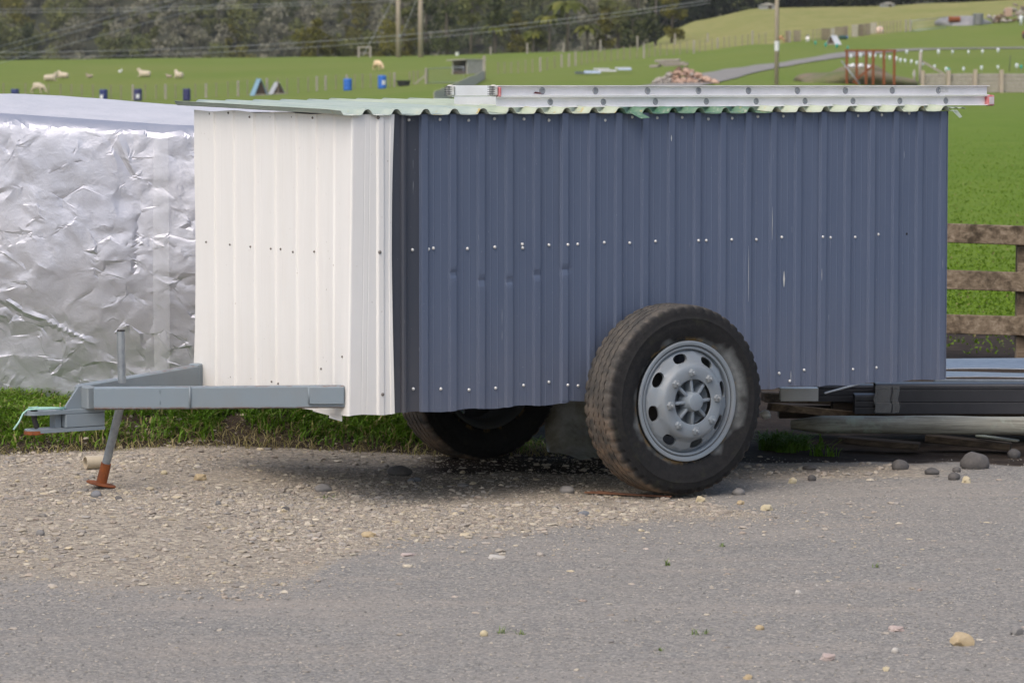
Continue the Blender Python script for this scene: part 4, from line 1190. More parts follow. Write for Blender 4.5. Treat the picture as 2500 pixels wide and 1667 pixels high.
# ------------------------------------------------------------------ stones, scraps and weeds in the yard
def stone_mat(name, c1, c2): return plain(name, c1, c2, 22, .85, bump=.5, bscale=90, bdist=.003)
S_dark = stone_mat('dark_stone', (.075, .072, .07), (.12, .11, .105))
S_grey = stone_mat('grey_stone', (.17, .165, .16), (.24, .225, .21))
S_blue = stone_mat('blue_grey_stone', (.14, .15, .165), (.2, .2, .21))
S_tan = stone_mat('tan_stone', (.36, .27, .15), (.46, .37, .24))
S_yel = stone_mat('yellow_stone', (.44, .375, .24), (.53, .46, .32))
S_pink = stone_mat('pink_stone', (.36, .28, .25), (.45, .38, .35))
S_pale = stone_mat('pale_stone', (.40, .375, .34), (.48, .45, .41))
STONES = [  # px, py (base), width px, height px, material, flat-faced, label
    (2382, 1146, 70, 44, S_dark, 0, 'large rounded dark boulder in front of the timber pile'),
    (2476, 1118, 34, 24, S_dark, 0, 'dark rounded stone half hidden at the far end of the board'),
    (2198, 1148, 42, 26, S_dark, 0, 'brownish dark cobble on the soil edge left of the boulder'),
    (2276, 1159, 38, 17, S_dark, 0, 'flat dark cobble between the brown cobble and the boulder'),
    (2330, 1172, 30, 21, S_dark, 0, 'dark cobble touching the yellow stone near the boulder'),
    (2336, 1153, 22, 14, S_dark, 0, 'small dark stone right behind the dark cobble by the boulder'),
    (2360, 1180, 24, 20, S_yel, 1, 'yellow stone beside the dark cobble in front of the boulder'),
    (1978, 1147, 36, 12, S_dark, 0, 'long thin dark stone on the sandy strip behind the wheel'),
    (1983, 1175, 22, 17, S_dark, 0, 'small round dark stone on the sand right of the wheel'),
    (1935, 1181, 22, 17, S_yel, 1, 'small yellow stone on the sand next to the round dark one'),
    (1804, 1209, 32, 17, S_grey, 0, 'grey stone just right of the near tyre'),
    (1710, 1225, 24, 15, S_yel, 1, 'cream stone touching the bottom of the near tyre'),
    (1871, 1248, 32, 21, S_yel, 1, 'knobbly yellow stone on the grey gravel right of the tyre'),
    (1808, 1232, 20, 12, S_tan, 1, 'small tan stone between the tyre and the yellow stone'),
    (975, 1162, 60, 25, S_dark, 0, 'dark smooth stone beside the far tyre'),
    (1004, 1178, 20, 11, S_blue, 0, 'small blue-grey pebble just below the dark smooth stone'),
    (1018, 1176, 22, 12, S_blue, 0, 'larger of the two blue-grey pebbles below the dark stone'),
    (788, 1202, 45, 21, S_grey, 0, 'rounded grey stone with a grass tuft in front'),
    (1130, 1189, 30, 9, S_grey, 0, 'flat grey stone lying between the two wheels'),
    (1385, 1205, 40, 20, S_grey, 0, 'rounded grey stone at the end of the bark strip'),
    (1425, 1260, 28, 15, S_blue, 1, 'blue-grey wedge stone on the edge of the tan gravel'),
    (898, 1311, 38, 15, S_tan, 1, 'flat brick-like tan stone at the edge of the grey gravel'),
    (234, 1214, 28, 16, S_blue, 0, 'blue-grey stone in front of the rusty prop foot'),
    (288, 1222, 22, 11, S_dark, 1, 'small dark chip right of the rusty prop foot'),
    (486, 1173, 32, 18, S_tan, 1, 'tan angular stone on the gravel under the drawbar'),
    (400, 1158, 18, 11, S_yel, 0, 'yellow pebble beside the prop under the drawbar'),
    (97, 1308, 24, 15, S_grey, 0, 'grey-brown pebble alone on the left gravel'),
    (532, 1233, 14, 16, S_grey, 1, 'upright grey chip on the tan gravel'),
    (696, 1247, 22, 12, S_dark, 1, 'dark flat chip on the tan gravel below the grass tuft'),
    (2347, 1578, 56, 38, S_tan, 1, 'big tan broken rock in the foreground gravel'),
    (2481, 1552, 30, 26, S_grey, 1, 'grey stone at the edge right of the tan broken rock'),
    (2020, 1614, 42, 20, S_pink, 1, 'pink flat triangular stone in the foreground'),
    (2186, 1596, 20, 15, S_pale, 0, 'round pale pebble between the pink stone and tan rock'),
    (2164, 1638, 20, 12, S_yel, 1, 'yellow-orange chip in the foreground below the pale pebble'),
    (1855, 1539, 24, 13, S_tan, 0, 'tan oval pebble in the foreground gravel'),
    (1948, 1452, 16, 13, S_pale, 1, 'white chip on the grey gravel below the wheel'),
    (1182, 1554, 22, 16, S_yel, 0, 'yellow round pebble beside a weed in the foreground'),
    (1826, 1660, 26, 13, S_tan, 1, 'tan chip at the very bottom of the gravel'),
    (2190, 1541, 40, 12, S_pink, 1, 'long pinkish flat stone behind the pale pebble'),
    (1488, 1571, 30, 11, S_grey, 1, 'flat grey-brown chip in the foreground gravel'),
    (995, 1359, 38, 8, S_pink, 1, 'flat pinkish stone sunk in the grey gravel'),
    (1210, 1364, 44, 9, S_pale, 1, 'flat pale stone sunk in the grey gravel'),
]
def stone(px, py, w, h, mat, flat, label, k):
    p = hit(px, py); m = mpp(p); a = w * m / 2; b = h * m / 2
    s_ = MB().ico((0, 0, 0), (a, a * (.62 + .3 * random.random()), b * 1.25), 0, .09 if not flat else .3, 3 if w > 30 else 2, k)
    me = s_.mesh('stone')
    for v in me.vertices:
        if flat:
            for ax_ in (Vector((.5, -.7, .5)), Vector((-.8, -.4, .45)), Vector((.1, -.3, .95))):
                ax_ = ax_.normalized(); lim = (.62 + .1 * math.sin(k * 3)) * abs(Vector((ax_.x * a, ax_.y * a, ax_.z * b * 1.25)).length)
                d_ = v.co.dot(ax_)
                if d_ > lim: v.co -= ax_ * (d_ - lim) * .8
        v.co += Vector((mnoise.noise(v.co * 40 + Vector((k, 0, 0))), mnoise.noise(v.co * 40 + Vector((0, k, 9))), mnoise.noise(v.co * 40))) * .05 * min(a, b)
    if not flat: me.shade_smooth()
    else: me.shade_smooth(); me.set_sharp_from_angle(angle=R(28))
    o = obj('stone', me, mat, None, (p[0], p[1] + a * .5, gz(p[0], p[1] + a * .5) + b * .62), (0, 0, (random.random() - .5) * .5))
    tag(o, label, 'stone', 'loose stones on the gravel yard')
for k, sdef in enumerate(STONES): stone(*sdef, k)

# bark strip under the tyre, pipe offcut
p0 = hit(1428, 1207); p1 = hit(1640, 1219)
bk = MB(); c = (p0 + p1) / 2
for k in range(3):
    o1 = Vector((0, .02 * k, .004 * k)); bk.beam(Vector(p0 - c) + Vector((.03 * k, .015 * k, .010)), Vector(p1 - c) - Vector((.05 * k, -.01 * k, -.012)), .022 - .004 * k, .007, bev=.001)
o = bk.build('bark_strip', plain('bark', (.13, .055, .03), (.2, .1, .055), 30, .9, bump=.5), None, False, c); tag(o, 'red-brown splintered bark strip under the near tyre', 'bark strip')
p = hit(236, 1148)
pp = MB().lathe([(.026, -.055), (.031, -.055), (.031, .055), (.026, .055)], 22, 'X', True)
o = pp.build('pipe_offcut', plain('cream_plastic', (.5, .43, .32), (.42, .36, .27), 20, .5), None, 40, (p[0] - .005, p[1] + .03, gz(p[0], p[1] + .03) + .033), (0, 0, R(28)))
tag(o, 'short cream plastic pipe lying beside the rusty prop foot', 'pipe')

# weeds: each a small tuft
M_weed = toned('weed_green', [(0, (.12, .18, .05)), (1, (.24, .31, .11))], .7, .25)
def blades(n, rad, h0, h1, lean, width, seed):
    r_ = np.random.default_rng(seed); V_ = []; T_ = []
    for k in range(n):
        a = r_.random() * 6.283; rr = rad * math.sqrt(r_.random()); x, y = rr * math.cos(a), rr * math.sin(a)
        h = h0 + (h1 - h0) * r_.random(); la = r_.random() * 6.283; ln = lean * h * (.3 + r_.random()); wa = la + 1.57
        dx, dy = math.cos(la) * ln, math.sin(la) * ln; wx, wy = math.cos(wa) * width, math.sin(wa) * width
        for q, ww in ((0, 1), (.55, .8), (1, .08)):
            cx_, cy_, cz_ = x + dx * q * q, y + dy * q * q, h * (q - .25 * lean * q * q)
            V_ += [(cx_ - wx * ww, cy_ - wy * ww, cz_), (cx_ + wx * ww, cy_ + wy * ww, cz_)]; T_ += [0] * 2
        T_[-6:] = [r_.random()] * 6
    b = np.arange(n)[:, None] * 6
    Fq_ = np.concatenate([b + np.array([0, 1, 3, 2]), b + np.array([2, 3, 5, 4])])
    return np.array(V_), Fq_, np.array(T_)
WEEDS = [(801, 1217, 22, 16, 'small grass tuft in front of the rounded grey stone'), (1763, 1335, 16, 12, 'small weed alone on the grey gravel below the tyre'), (1629, 1381, 12, 22, 'thin upright weed on the gravel left of the tyre weed'), (2140, 1385, 18, 16, 'pair of short grass shoots on the right gravel'), (1712, 1550, 46, 20, 'spreading bright green weed in the foreground'), (1225, 1546, 22, 20, 'leaning olive weed left of the yellow pebble'), (1273, 1548, 26, 12, 'low olive weed right of the yellow pebble'), (1614, 1590, 14, 12, 'tiny bright weed below the spreading weed')]
for k, (px, py, w, h, lb) in enumerate(WEEDS):
    p = hit(px, py); m = mpp(p)
    v_, f_, t_ = blades(13, w * m / 2 * 1.1, h * m * .4, h * m * 1.25, 1.1, .0022, 200 + k)
    o = obj('weed', np_mesh('weed', v_, f_, False, {'tone': t_}), M_weed, None, p); tag(o, lb, 'weed', 'weeds in the gravel')

# loose gravel: uncountable
def pebble_field(name, n, xr, yr, keep, smin, smax, palette, seed, flat=.6, power=3.2, octa=False):
    r_ = np.random.default_rng(seed)
    y = yr[0] + (yr[1] - yr[0]) * r_.random(n); x = xr[0] + (xr[1] - xr[0]) * r_.random(n)
    x = x * np.maximum(y, 11) / 14
    k = r_.random(n) < keep(x, y); x, y = x[k], y[k]; n = len(x)
    t = (1 + 5 ** .5) / 2
    B = np.array([(-1, t, 0), (1, t, 0), (-1, -t, 0), (1, -t, 0), (0, -1, t), (0, 1, t), (0, -1, -t), (0, 1, -t), (t, 0, -1), (t, 0, 1), (-t, 0, -1), (-t, 0, 1)]) / 1.9
    Fi = np.array([(0, 11, 5), (0, 5, 1), (0, 1, 7), (0, 7, 10), (0, 10, 11), (1, 5, 9), (5, 11, 4), (11, 10, 2), (10, 7, 6), (7, 1, 8), (3, 9, 4), (3, 4, 2), (3, 2, 6), (3, 6, 8), (3, 8, 9), (4, 9, 5), (2, 4, 11), (6, 2, 10), (8, 6, 7), (9, 8, 1)])
    if octa:
        B = np.array([(1, 0, 0), (0, 1, 0), (-1, 0, 0), (0, -1, 0), (0, 0, 1), (0, 0, -1)], float); Fi = np.array([(0, 1, 4), (1, 2, 4), (2, 3, 4), (3, 0, 4)])
    nb_ = len(B)
    s = smin + (smax - smin) * r_.random(n) ** power
    sc = np.stack([s, s * (.6 + .4 * r_.random(n)), s * (flat * .6 + flat * .5 * r_.random(n))], -1)
    V_ = B[None] * sc[:, None] * (1 + .35 * (r_.random((n, nb_, 1)) - .5) * 2)
    a = r_.random(n) * 6.283; ca, sa = np.cos(a)[:, None], np.sin(a)[:, None]
    xx = V_[..., 0] * ca - V_[..., 1] * sa + x[:, None]; yy = V_[..., 0] * sa + V_[..., 1] * ca + y[:, None]
    zz = V_[..., 2] + (ground_z(x, y) + sc[:, 2] * .35)[:, None]
    V_ = np.stack([xx, yy, zz], -1).reshape(-1, 3)
    F_ = (Fi[None] + (np.arange(n) * nb_)[:, None, None]).reshape(-1, 3)
    pal = np.array(palette); pal = pal * .68 + pal.mean(0) * .32; c = pal[r_.integers(0, len(pal), n)] * (.75 + .5 * r_.random((n, 1)))
    o = obj(name, np_mesh(name, V_, F_, False, None, {'shade': np.repeat(c, nb_, 0)}), M_peb)
    return o
tp_ = NT('pebble'); tp_.set(tp_.attr('shade'), .85, 0, .25); M_peb = tp_.m
pal_tan = [(.46, .41, .32), (.22, .21, .20), (.36, .31, .25), (.40, .35, .27), (.31, .275, .23), (.42, .375, .30), (.28, .255, .23), (.33, .27, .22), (.30, .275, .25), (.38, .325, .27), (.44, .37, .25), (.25, .215, .185), (.35, .31, .26), (.33, .29, .24)]
pal_grey = [(.25, .24, .225), (.30, .285, .265), (.2, .195, .185), (.35, .33, .295), (.39, .345, .28), (.27, .26, .24), (.17, .165, .155)]
tan_keep = lambda x, y: np.maximum(tan_amount(x, y), .10 * ss(y, np.interp(x, fx, fy) - 1.3, np.interp(x, fx, fy)) * (y < 15.5)) * (.3 + .7 * ss(fbm(x * 1.3, y * 1.3, 3, 120), .35, .6)) * (1 - .75 * soil_amount(x, y))
o = pebble_field('gravel', 42000, (-2.8, 1.6), (12.2, 17.15), tan_keep, .0045, .022, pal_tan, 301, .5, 5.0)
tag(o, 'tan and grey river gravel spread around the prop stand', kind='stuff')
o = pebble_field('fine_gravel', 170000, (-2.8, 1.6), (12.2, 17.15), tan_keep, .0025, .008, pal_tan, 304, .55, 2.5, True)
tag(o, 'fine tan grit between the river stones', kind='stuff')
o = pebble_field('gravel_chips', 60000, (-2.6, 2.6), (10.2, 17), lambda x, y: 1 - tan_amount(x, y) * .8 - .9 * soil_amount(x, y), .0025, .008, pal_grey, 302, .6, 3.0, True)
tag(o, 'fine grey chips over the foreground yard', kind='stuff')
o = pebble_field('scattered_pebbles', 700, (-2.6, 2.6), (10.2, 16.5), lambda x, y: .2 + .8 * ss(x, -.5, .8), .006, .018, pal_tan + [(.5, .43, .3), (.45, .36, .31)], 303, .35, 3.5)
tag(o, 'scattered pale pebbles over the grey foreground', kind='stuff')

# grass on the bank and behind the fence: uncountable
M_grass = toned('grass_blade', [(0, (.045, .10, .008)), (.3, (.09, .185, .012)), (.7, (.165, .285, .022)), (.88, (.23, .31, .045)), (.93, (.26, .22, .09)), (1, (.36, .30, .15))], .6, .3, .3)
M_pgrass = toned('paddock_blade', [(0, (.10, .18, .012)), (.5, (.145, .235, .018)), (.88, (.19, .28, .03)), (.93, (.26, .22, .09)), (1, (.36, .30, .15))], .6, .35, .2)
def grass_field(name, x, y, h0, h1, w, lean, seed, dryfrac=.1, label='', mat=None):
    r_ = np.random.default_rng(seed); n = len(x)
    h = (h0 + (h1 - h0) * r_.random(n) ** 1.6) * (.55 + .9 * fbm(x * 2.2, y * 2.2, 3, 130))
    la = r_.random(n) * 6.283; ln = lean * h * (.2 + 1.1 * r_.random(n)); wa = la + 1.2 + .8 * r_.random(n)
    z = ground_z(x, y) - .005; ww = w * (.6 + .8 * r_.random(n))
    V_ = np.zeros((n, 8, 3))
    for i, (q, k) in enumerate(((0, 1), (.4, .9), (.75, .6), (1, .06))):
        cx_ = x + np.cos(la) * ln * q ** 2; cy_ = y + np.sin(la) * ln * q ** 2; cz_ = z + h * (q - .45 * np.minimum(lean, 1) * q ** 3)
        for j, s_ in enumerate((-1, 1)):
            V_[:, i * 2 + j, 0] = cx_ + s_ * np.cos(wa) * ww * k; V_[:, i * 2 + j, 1] = cy_ + s_ * np.sin(wa) * ww * k; V_[:, i * 2 + j, 2] = cz_
    b = (np.arange(n) * 8)[:, None]
    F_ = np.concatenate([b + np.array([0, 1, 3, 2]), b + np.array([2, 3, 5, 4]), b + np.array([4, 5, 7, 6])])
    tone = np.clip(.15 + .55 * fbm(x * 1.7, y * 1.7, 3, 131) + .25 * (r_.random(n) - .5), 0, .86)
    tone = np.where(r_.random(n) < dryfrac * (.4 + 1.2 * vn(x * 2, y * 2, 133)), .9 + .1 * r_.random(n), tone)
    o = obj(name, np_mesh(name, V_.reshape(-1, 3), F_, False, {'tone': np.repeat(tone, 8)}), mat or M_grass)
    return tag(o, label, kind='stuff')
n = 74000; xs = -4.4 + 4.9 * rng.random(n); ys = 16.3 + 1.3 * rng.random(n)
e = bank_edge(xs); clump = fbm(xs * 3.2, ys * 3.2, 3, 140)
kp = rng.random(n) < np.clip(ss(ys, e + .03, e + .36) * ss(clump, .34, .54) + ss(ys, e + .5, e + .75), 0, 1) * (1 - ss(xs, -.35, .25))
xs, ys = xs[kp], ys[kp]
grass_field('bank_grass', xs, ys, .035, .135, .0042, 1.15, 401, .12, 'rough green grass on the bank under the silver stack')
n = 4200; xs = 1.15 + .62 * rng.random(n) ** 1.5; ys = 17.22 + .42 * rng.random(n)
kp = rng.random(n) < ss(fbm(xs * 5, ys * 5, 3, 141) + .3 * (ys - 17.4), .44, .58) * (1 - ss(xs, 1.45, 1.72)); xs, ys = xs[kp], ys[kp]
grass_field('pile_grass', xs, ys, .05, .16, .004, 1.0, 402, .08, 'grass tufts at the left end of the timber pile')
n = 80000; ys = 23.2 * np.exp(rng.random(n) * 1.55); px_ = 2180 + 520 * rng.random(n); xs = (px_ - CX) / FPX * ys
kp = rng.random(n) < (1 - .93 * soil_amount(xs, ys)) * (.85 - .55 * ss(ys, 24, 40)) * (1 - ss(ys, 60, 109)); xs, ys = xs[kp], ys[kp]
grass_field('paddock_grass', xs, ys, .02, .055, .009, .9, 403, .03, 'green paddock grass beyond the rail fence', M_pgrass)
# dead stalks and roots on the cut face of the bank
n = 2600; xs = -3.2 + 3.6 * rng.random(n); ys = bank_edge(xs) - .06 + .35 * rng.random(n)
o_ = grass_field('dry_stalks', xs, ys, .02, .09, .002, 1.6, 404, 9.0, 'dead straw on the cut face of the bank')

# ------------------------------------------------------------------ paddock things
M_fpost = wood('paddock_post', (.2, .18, .15), (.33, .3, .26), (.45, .42, .37), 2)
M_batten = wood('paddock_batten', (.15, .13, .1), (.26, .22, .17), (.35, .31, .25), 2)
M_wire = plain('fence_wire', (.3, .3, .3), None, 4, .6, .4)
def wire_fence(name, label, posts, nw=5, wire=True):
    """posts: list of (px, base py, top py, is_post)"""
    base = hit(posts[0][0], posts[0][1]); t = thing(name, label, 'fence', base); tops = []
    for (px, pb, pt, big) in posts:
        p = hit(px, pb); m = mpp(p); h = max(.5, (pb - pt) * m); w_ = .15 if big else .07
        q = p - base
        mb = MB().box((q[0], q[1], q[2] + h / 2 - .1), (w_, w_ * .8, h + .2), bev=.012)
        mb.build('post' if big else 'batten', M_fpost if big else M_batten, t)
        tops.append((q, h))
    if wire:
        for k in range(nw):
            f = .12 + .8 * k / (nw - 1)
            MB().tube([(q[0], q[1] - .05, q[2] + h * f) for q, h in tops], .003, 4, False).build('wire', M_wire, t)
    return t
F1 = []
for x, big in ((30, 0), (210, 0), (400, 0), (498, 0), (587, 0), (672, 0), (762, 0), (910, 0), (993, 0), (1090, 1), (1192, 0), (1280, 0), (1358, 1), (1440, 0), (1603, 0), (1690, 1), (1775, 0), (1870, 0), (1953, 1), (2030, 0), (2190, 1), (2280, 0)):
    px = x / 3.36; F1.append((px, np.interp(px, [0, 300, 500, 650], [250, 246, 240, 232]), np.interp(px, [0, 300, 500, 650, 700], [203, 208, 205, 192, 190]), big))
for x, big in ((340, 0), (430, 0), (512, 0), (583, 1), (655, 1), (740, 0), (828, 1), (895, 0), (958, 0), (1025, 0), (1183, 0), (1220, 1)):
    px = 600 + x / 3.36; F1.append((px, np.interp(px, [700, 800, 960], [231, 221, 213]), np.interp(px, [700, 800, 960], [192, 185, 178]), big))
wire_fence('wire_fence', 'wire and batten fence crossing the paddock behind the blue drums', F1)
F2 = [(1000, 208, 176, 0), (1010, 207, 174, 0), (1020, 206, 173, 0), (1040, 206, 167, 1)]
wire_fence('wire_fence', 'short run of pale battens left of the paddock gate', F2)
F3 = [(1216, 181, 153, 0), (1232, 181, 153, 0), (1248, 180, 152, 0), (1265, 180, 150, 0), (1283, 179, 147, 0), (1300, 178, 145, 0), (1319, 176, 141, 1), (1336, 172, 140, 0), (1354, 168, 137, 0), (1371, 165, 133, 1), (1389, 164, 131, 1), (1405, 162, 128, 1), (1420, 160, 127, 0), (1433, 158, 125, 0), (1447, 155, 121, 0), (1461, 153, 120, 0), (1476, 151, 119, 0), (1492, 150, 118, 0), (1508, 149, 116, 0), (1523, 147, 114, 0), (1538, 146, 112, 0), (1555, 144, 110, 0), (1572, 143, 107, 1), (1585, 141, 108, 0), (1599, 140, 107, 0), (1612, 138, 107, 0), (1628, 137, 106, 0), (1645, 135, 104, 0), (1660, 134, 103, 0), (1677, 132, 101, 0), (1694, 131, 99, 1), (1708, 129, 98, 0), (1722, 126, 96, 0), (1738, 123, 95, 0), (1752, 119, 93, 1), (1768, 117, 91, 0), (1780, 116, 89, 0), (1795, 114, 88, 0), (1812, 113, 86, 0), (1826, 111, 84, 0), (1837, 110, 76, 1), (1853, 109, 82, 0), (1869, 108, 80, 0)]
wire_fence('wire_fence', 'long wire fence with many pale posts rising towards the hill', F3)
F4 = [(1198, 134, 116, 1), (1287, 132, 106, 1), (1376, 129, 104, 1), (1466, 127, 98, 1), (1556, 120, 89, 1), (1648, 110, 83, 1), (1728, 104, 82, 1)]
wire_fence('wire_fence', 'ridge fence of stout posts in front of the tree ferns', F4, 4)
F5 = [(1928, 104, 76, 1), (1945, 103, 78, 0), (1953, 103, 77, 0), (1985, 101, 72, 0), (1994, 100, 71, 0), (2001, 99, 70, 0)]
wire_fence('wire_fence', 'few fence posts beside the white goat below the hill', F5, 4)
F6 = [(2148, 84, 53, 0), (2157, 83, 53, 0), (2165, 82, 52, 0), (2174, 82, 52, 0), (2181, 81, 51, 0), (2190, 80, 51, 0), (2198, 80, 50, 0), (2212, 79, 49, 1), (2222, 78, 48, 1)]
wire_fence('wire_fence', 'pale batten fence between the pallet boards and the hill gate', F6, 4)

# sheep
def skin_mesh(name, joints, edges, sub=2):
    me = bpy.data.meshes.new(name + '_rig'); me.from_pydata([j[0] for j in joints], edges, [])
    o = bpy.data.objects.new(name + '_rig', me); COL.objects.link(o)
    m = o.modifiers.new('skin', 'SKIN'); m.use_smooth_shade = True
    for v, j in zip(me.skin_vertices[0].data, joints): v.radius = (j[1], j[2] if len(j) > 2 else j[1])
    me.skin_vertices[0].data[0].use_root = True
    o.modifiers.new('sub', 'SUBSURF').levels = sub
    dg = bpy.context.evaluated_depsgraph_get(); dg.update()
    out = bpy.data.meshes.new_from_object(o.evaluated_get(dg)); out.name = name
    bpy.data.objects.remove(o); bpy.data.meshes.remove(me)
    return out
M_wool = plain('wool', (.62, .54, .42), (.5, .42, .31), 9, .95, bump=.8, bscale=25, bdist=.03)
M_wool2 = plain('cream_wool', (.75, .58, .38), (.62, .45, .28), 6, .95, bump=.8, bscale=25, bdist=.03)
M_lamb = plain('dark_lamb_wool', (.3, .24, .18), (.45, .38, .3), 6, .95, bump=.6, bscale=25, bdist=.03)
graze_j = [((0, 0, .62), .22, .24), ((.35, 0, .64), .23, .25), ((-.35, 0, .62), .20, .22), ((.55, 0, .56), .13, .14), ((.72, 0, .30), .09, .10), ((.84, 0, .12), .06, .06),
           ((.36, .12, .36), .07), ((.37, .12, .18), .035), ((.37, .12, .02), .035), ((.36, -.12, .36), .07), ((.37, -.12, .18), .035), ((.37, -.12, .02), .035),
           ((-.36, .12, .38), .09), ((-.42, .12, .2), .04), ((-.38, .12, .02), .035), ((-.36, -.12, .38), .09), ((-.42, -.12, .2), .04), ((-.38, -.12, .02), .035), ((.70, .10, .36), .03), ((.70, -.10, .36), .03)]
graze_e = [(0, 1), (0, 2), (1, 3), (3, 4), (4, 5), (1, 6), (6, 7), (7, 8), (1, 9), (9, 10), (10, 11), (2, 12), (12, 13), (13, 14), (2, 15), (15, 16), (16, 17), (4, 18), (4, 19)]
lie_j = [((0, 0, .27), .24, .26), ((.34, 0, .30), .22, .25), ((-.36, 0, .25), .2, .22), ((.50, 0, .46), .12, .14), ((.60, 0, .66), .10, .11), ((.76, 0, .62), .06, .065), ((.50, .14, .07), .05), ((.66, .12, .05), .035), ((.5, -.14, .07), .05), ((.66, -.12, .05), .035), ((.58, .12, .7), .03), ((.58, -.12, .7), .03)]
lie_e = [(0, 1), (0, 2), (1, 3), (3, 4), (4, 5), (1, 6), (6, 7), (1, 8), (8, 9), (4, 10), (4, 11)]
graze_me = skin_mesh('sheep_grazing', graze_j, graze_e); lie_me = skin_mesh('sheep_lying', lie_j, lie_e)
for me in (graze_me, lie_me): me.shade_smooth()
def sheep(px, py, me, heading, size, mat, label, name='sheep', cat='sheep', grp='sheep in the far paddock'):
    p = hit(px, py); m2 = me
    o = obj(name, m2 if not m2.materials or m2.materials[0] == mat else m2.copy(), None, None, p, (0, 0, heading))
    if not o.data.materials or o.data.materials[0] != mat: o.data.materials.clear(); o.data.materials.append(mat)
    o.scale = (size,) * 3; tag(o, label, cat, grp)
sheep(90, 230, graze_me, R(-20), .98, M_wool, 'cream sheep grazing head down beside the leftmost drum')
sheep(118, 199, lie_me, R(15), 1.05, M_wool, 'sheep lying facing the lamb, left of the resting group')
sheep(158, 192, lie_me, R(160), .92, M_wool, 'sheep lying curled just right of the lamb')
sheep(140, 191, lie_me, R(20), .4, M_lamb, 'tiny lamb lying between the two resting sheep', 'lamb', 'lamb')
sheep(221, 191, lie_me, R(185), .55, M_lamb, 'brown-faced lamb lying alone in the left paddock', 'lamb', 'lamb')
sheep(357, 189, lie_me, R(172), 1.05, M_wool, 'largest resting sheep, turned left with raised head')
sheep(415, 191, lie_me, R(170), .5, M_lamb, 'faint grey lamb lying left of the upright sheep', 'lamb', 'lamb')
sheep(439, 192, lie_me, R(130), 1.0, M_wool, 'sheep sitting with head up, rightmost of the resting group')
sheep(921, 173, graze_me, R(-50), 1.0, M_wool2, 'tan-backed sheep grazing above the bright blue drums')
sheep(1907, 105, graze_me, R(150), .7, plain('tan_hide', (.42, .25, .13), (.35, .2, .1), 5, .9), 'small tan goat behind the tall pole', 'goat', 'goat', 'goats by the hill fence')
sheep(1972, 104, graze_me, R(80), .75, plain('white_hide', (.8, .78, .74), (.7, .66, .6), 5, .9), 'white goat by the posts below the dry hill', 'goat', 'goat', 'goats by the hill fence')
p = hit(293, 179); o = MB().ico((0, 0, .12), (.16, .11, .12), 0, .1, 2, 1).ico((.14, 0, .27), (.07, .06, .07), 0, .1, 2, 2).build('bird', plain('white_feather', (.75, .75, .74)), None, True, p); tag(o, 'single white bird standing in the left paddock', 'bird')

# drums
M_db = plain('navy_plastic', (.022, .035, .15), (.03, .045, .18), 5, .45)
M_dn = plain('violet_navy_plastic', (.028, .028, .11), (.04, .04, .14), 5, .45)
M_dbb = plain('bright_blue_plastic', (.02, .12, .5), (.03, .16, .58), 5, .4)
M_lab = plain('white_label', (.75, .76, .78), (.6, .6, .62), 9, .5)
def drum(px, pb, ptop, wpx, mat, label, lab=None):
    p = hit(px, pb); m = mpp(p); r = wpx * m / 2; h = (pb - ptop) * m
    t = thing('drum', label, 'drum', p, 0, 'blue plastic drums in the paddock')
    b = MB().lathe([(.0001, 0), (r * .94, 0), (r, .03 * h), (r, .3 * h), (r * .975, .32 * h), (r, .34 * h), (r, .64 * h), (r * .975, .66 * h), (r, .68 * h), (r, .93 * h), (r * .95, .985 * h), (r * .90, h), (r * .88, h * .98), (.0001, h * .98)], 28)
    b.build('body', mat, t, 40)
    bg_ = MB().lathe([(.0001, .03), (.03, .03), (.035, 0)], 10); bg_.build('bung', mat, t, False, (r * .5, 0, h * .98))
    if lab is not None:
        a0, z0, z1 = lab; l_ = MB(); n_ = 6
        for i in range(n_ + 1):
            a = -math.pi / 2 + a0 - .42 + .84 * i / n_
            for z in (z0, z1): l_.v.append((r * 1.012 * math.cos(a), r * 1.012 * math.sin(a), h * z))
        l_.f = [(2 * i, 2 * i + 2, 2 * i + 3, 2 * i + 1) for i in range(n_)]
        l_.build('paper_label', M_lab, t)
    return t
drum(37, 249, 218, 20, M_db, 'navy drum nearest the grazing sheep')
drum(253, 248, 219, 20, M_db, 'navy drum with white label, just right of the grazing sheep', (-.5, .2, .55))
drum(337, 247, 218, 20, M_dn, 'dark violet drum with a square white label', (.05, .22, .56))
drum(456, 247, 217, 19, M_dn, 'plain dark violet drum, nearest the roof corner')
drum(849, 222, 193, 20.5, M_dbb, 'bright blue drum without label, right of the kennels')
drum(933, 217, 185, 20.5, M_dbb, 'bright blue drum with white label beside the black trough', (.45, .3, .62))

# A-frame kennels
M_kb = wood('blue_board', (.16, .27, .38), (.22, .36, .47), (.3, .43, .52), 1)
M_kg = wood('grey_board', (.3, .32, .36), (.4, .42, .46), (.5, .51, .53), 1)
M_kd = plain('kennel_inside', (.05, .035, .028), (.08, .055, .04), 6, .9)
def kennel(px, pb, ptop, wpx, mat, label, rz):
    p = hit(px, pb); m = mpp(p); w_ = wpx * m; h = (pb - ptop) * m; L = w_ * 1.0
    t = thing('kennel', label, 'dog kennel', p, rz, 'A-frame kennels')
    for s_ in (-1, 1):
        MB().prism([(s_ * w_ / 2, 0), (s_ * .02, h), (-s_ * .02, h + .04), (s_ * (w_ / 2 + .05), 0)], -L / 2, L / 2).build('roof_panel', mat, t)
    MB().prism([(-w_ * .45, .02), (w_ * .45, .02), (0, h * .95)], -L * .40, -L * .34).build('end_panel', M_kd, t)
    MB().prism([(-w_ * .45, .02), (w_ * .45, .02), (0, h * .95)], L * .34, L * .40).build('end_panel', M_kd, t)
    MB().box((0, -L * .46, .05), (w_ * .96, .06, .09)).build('sill_board', M_fpost, t)
    return t
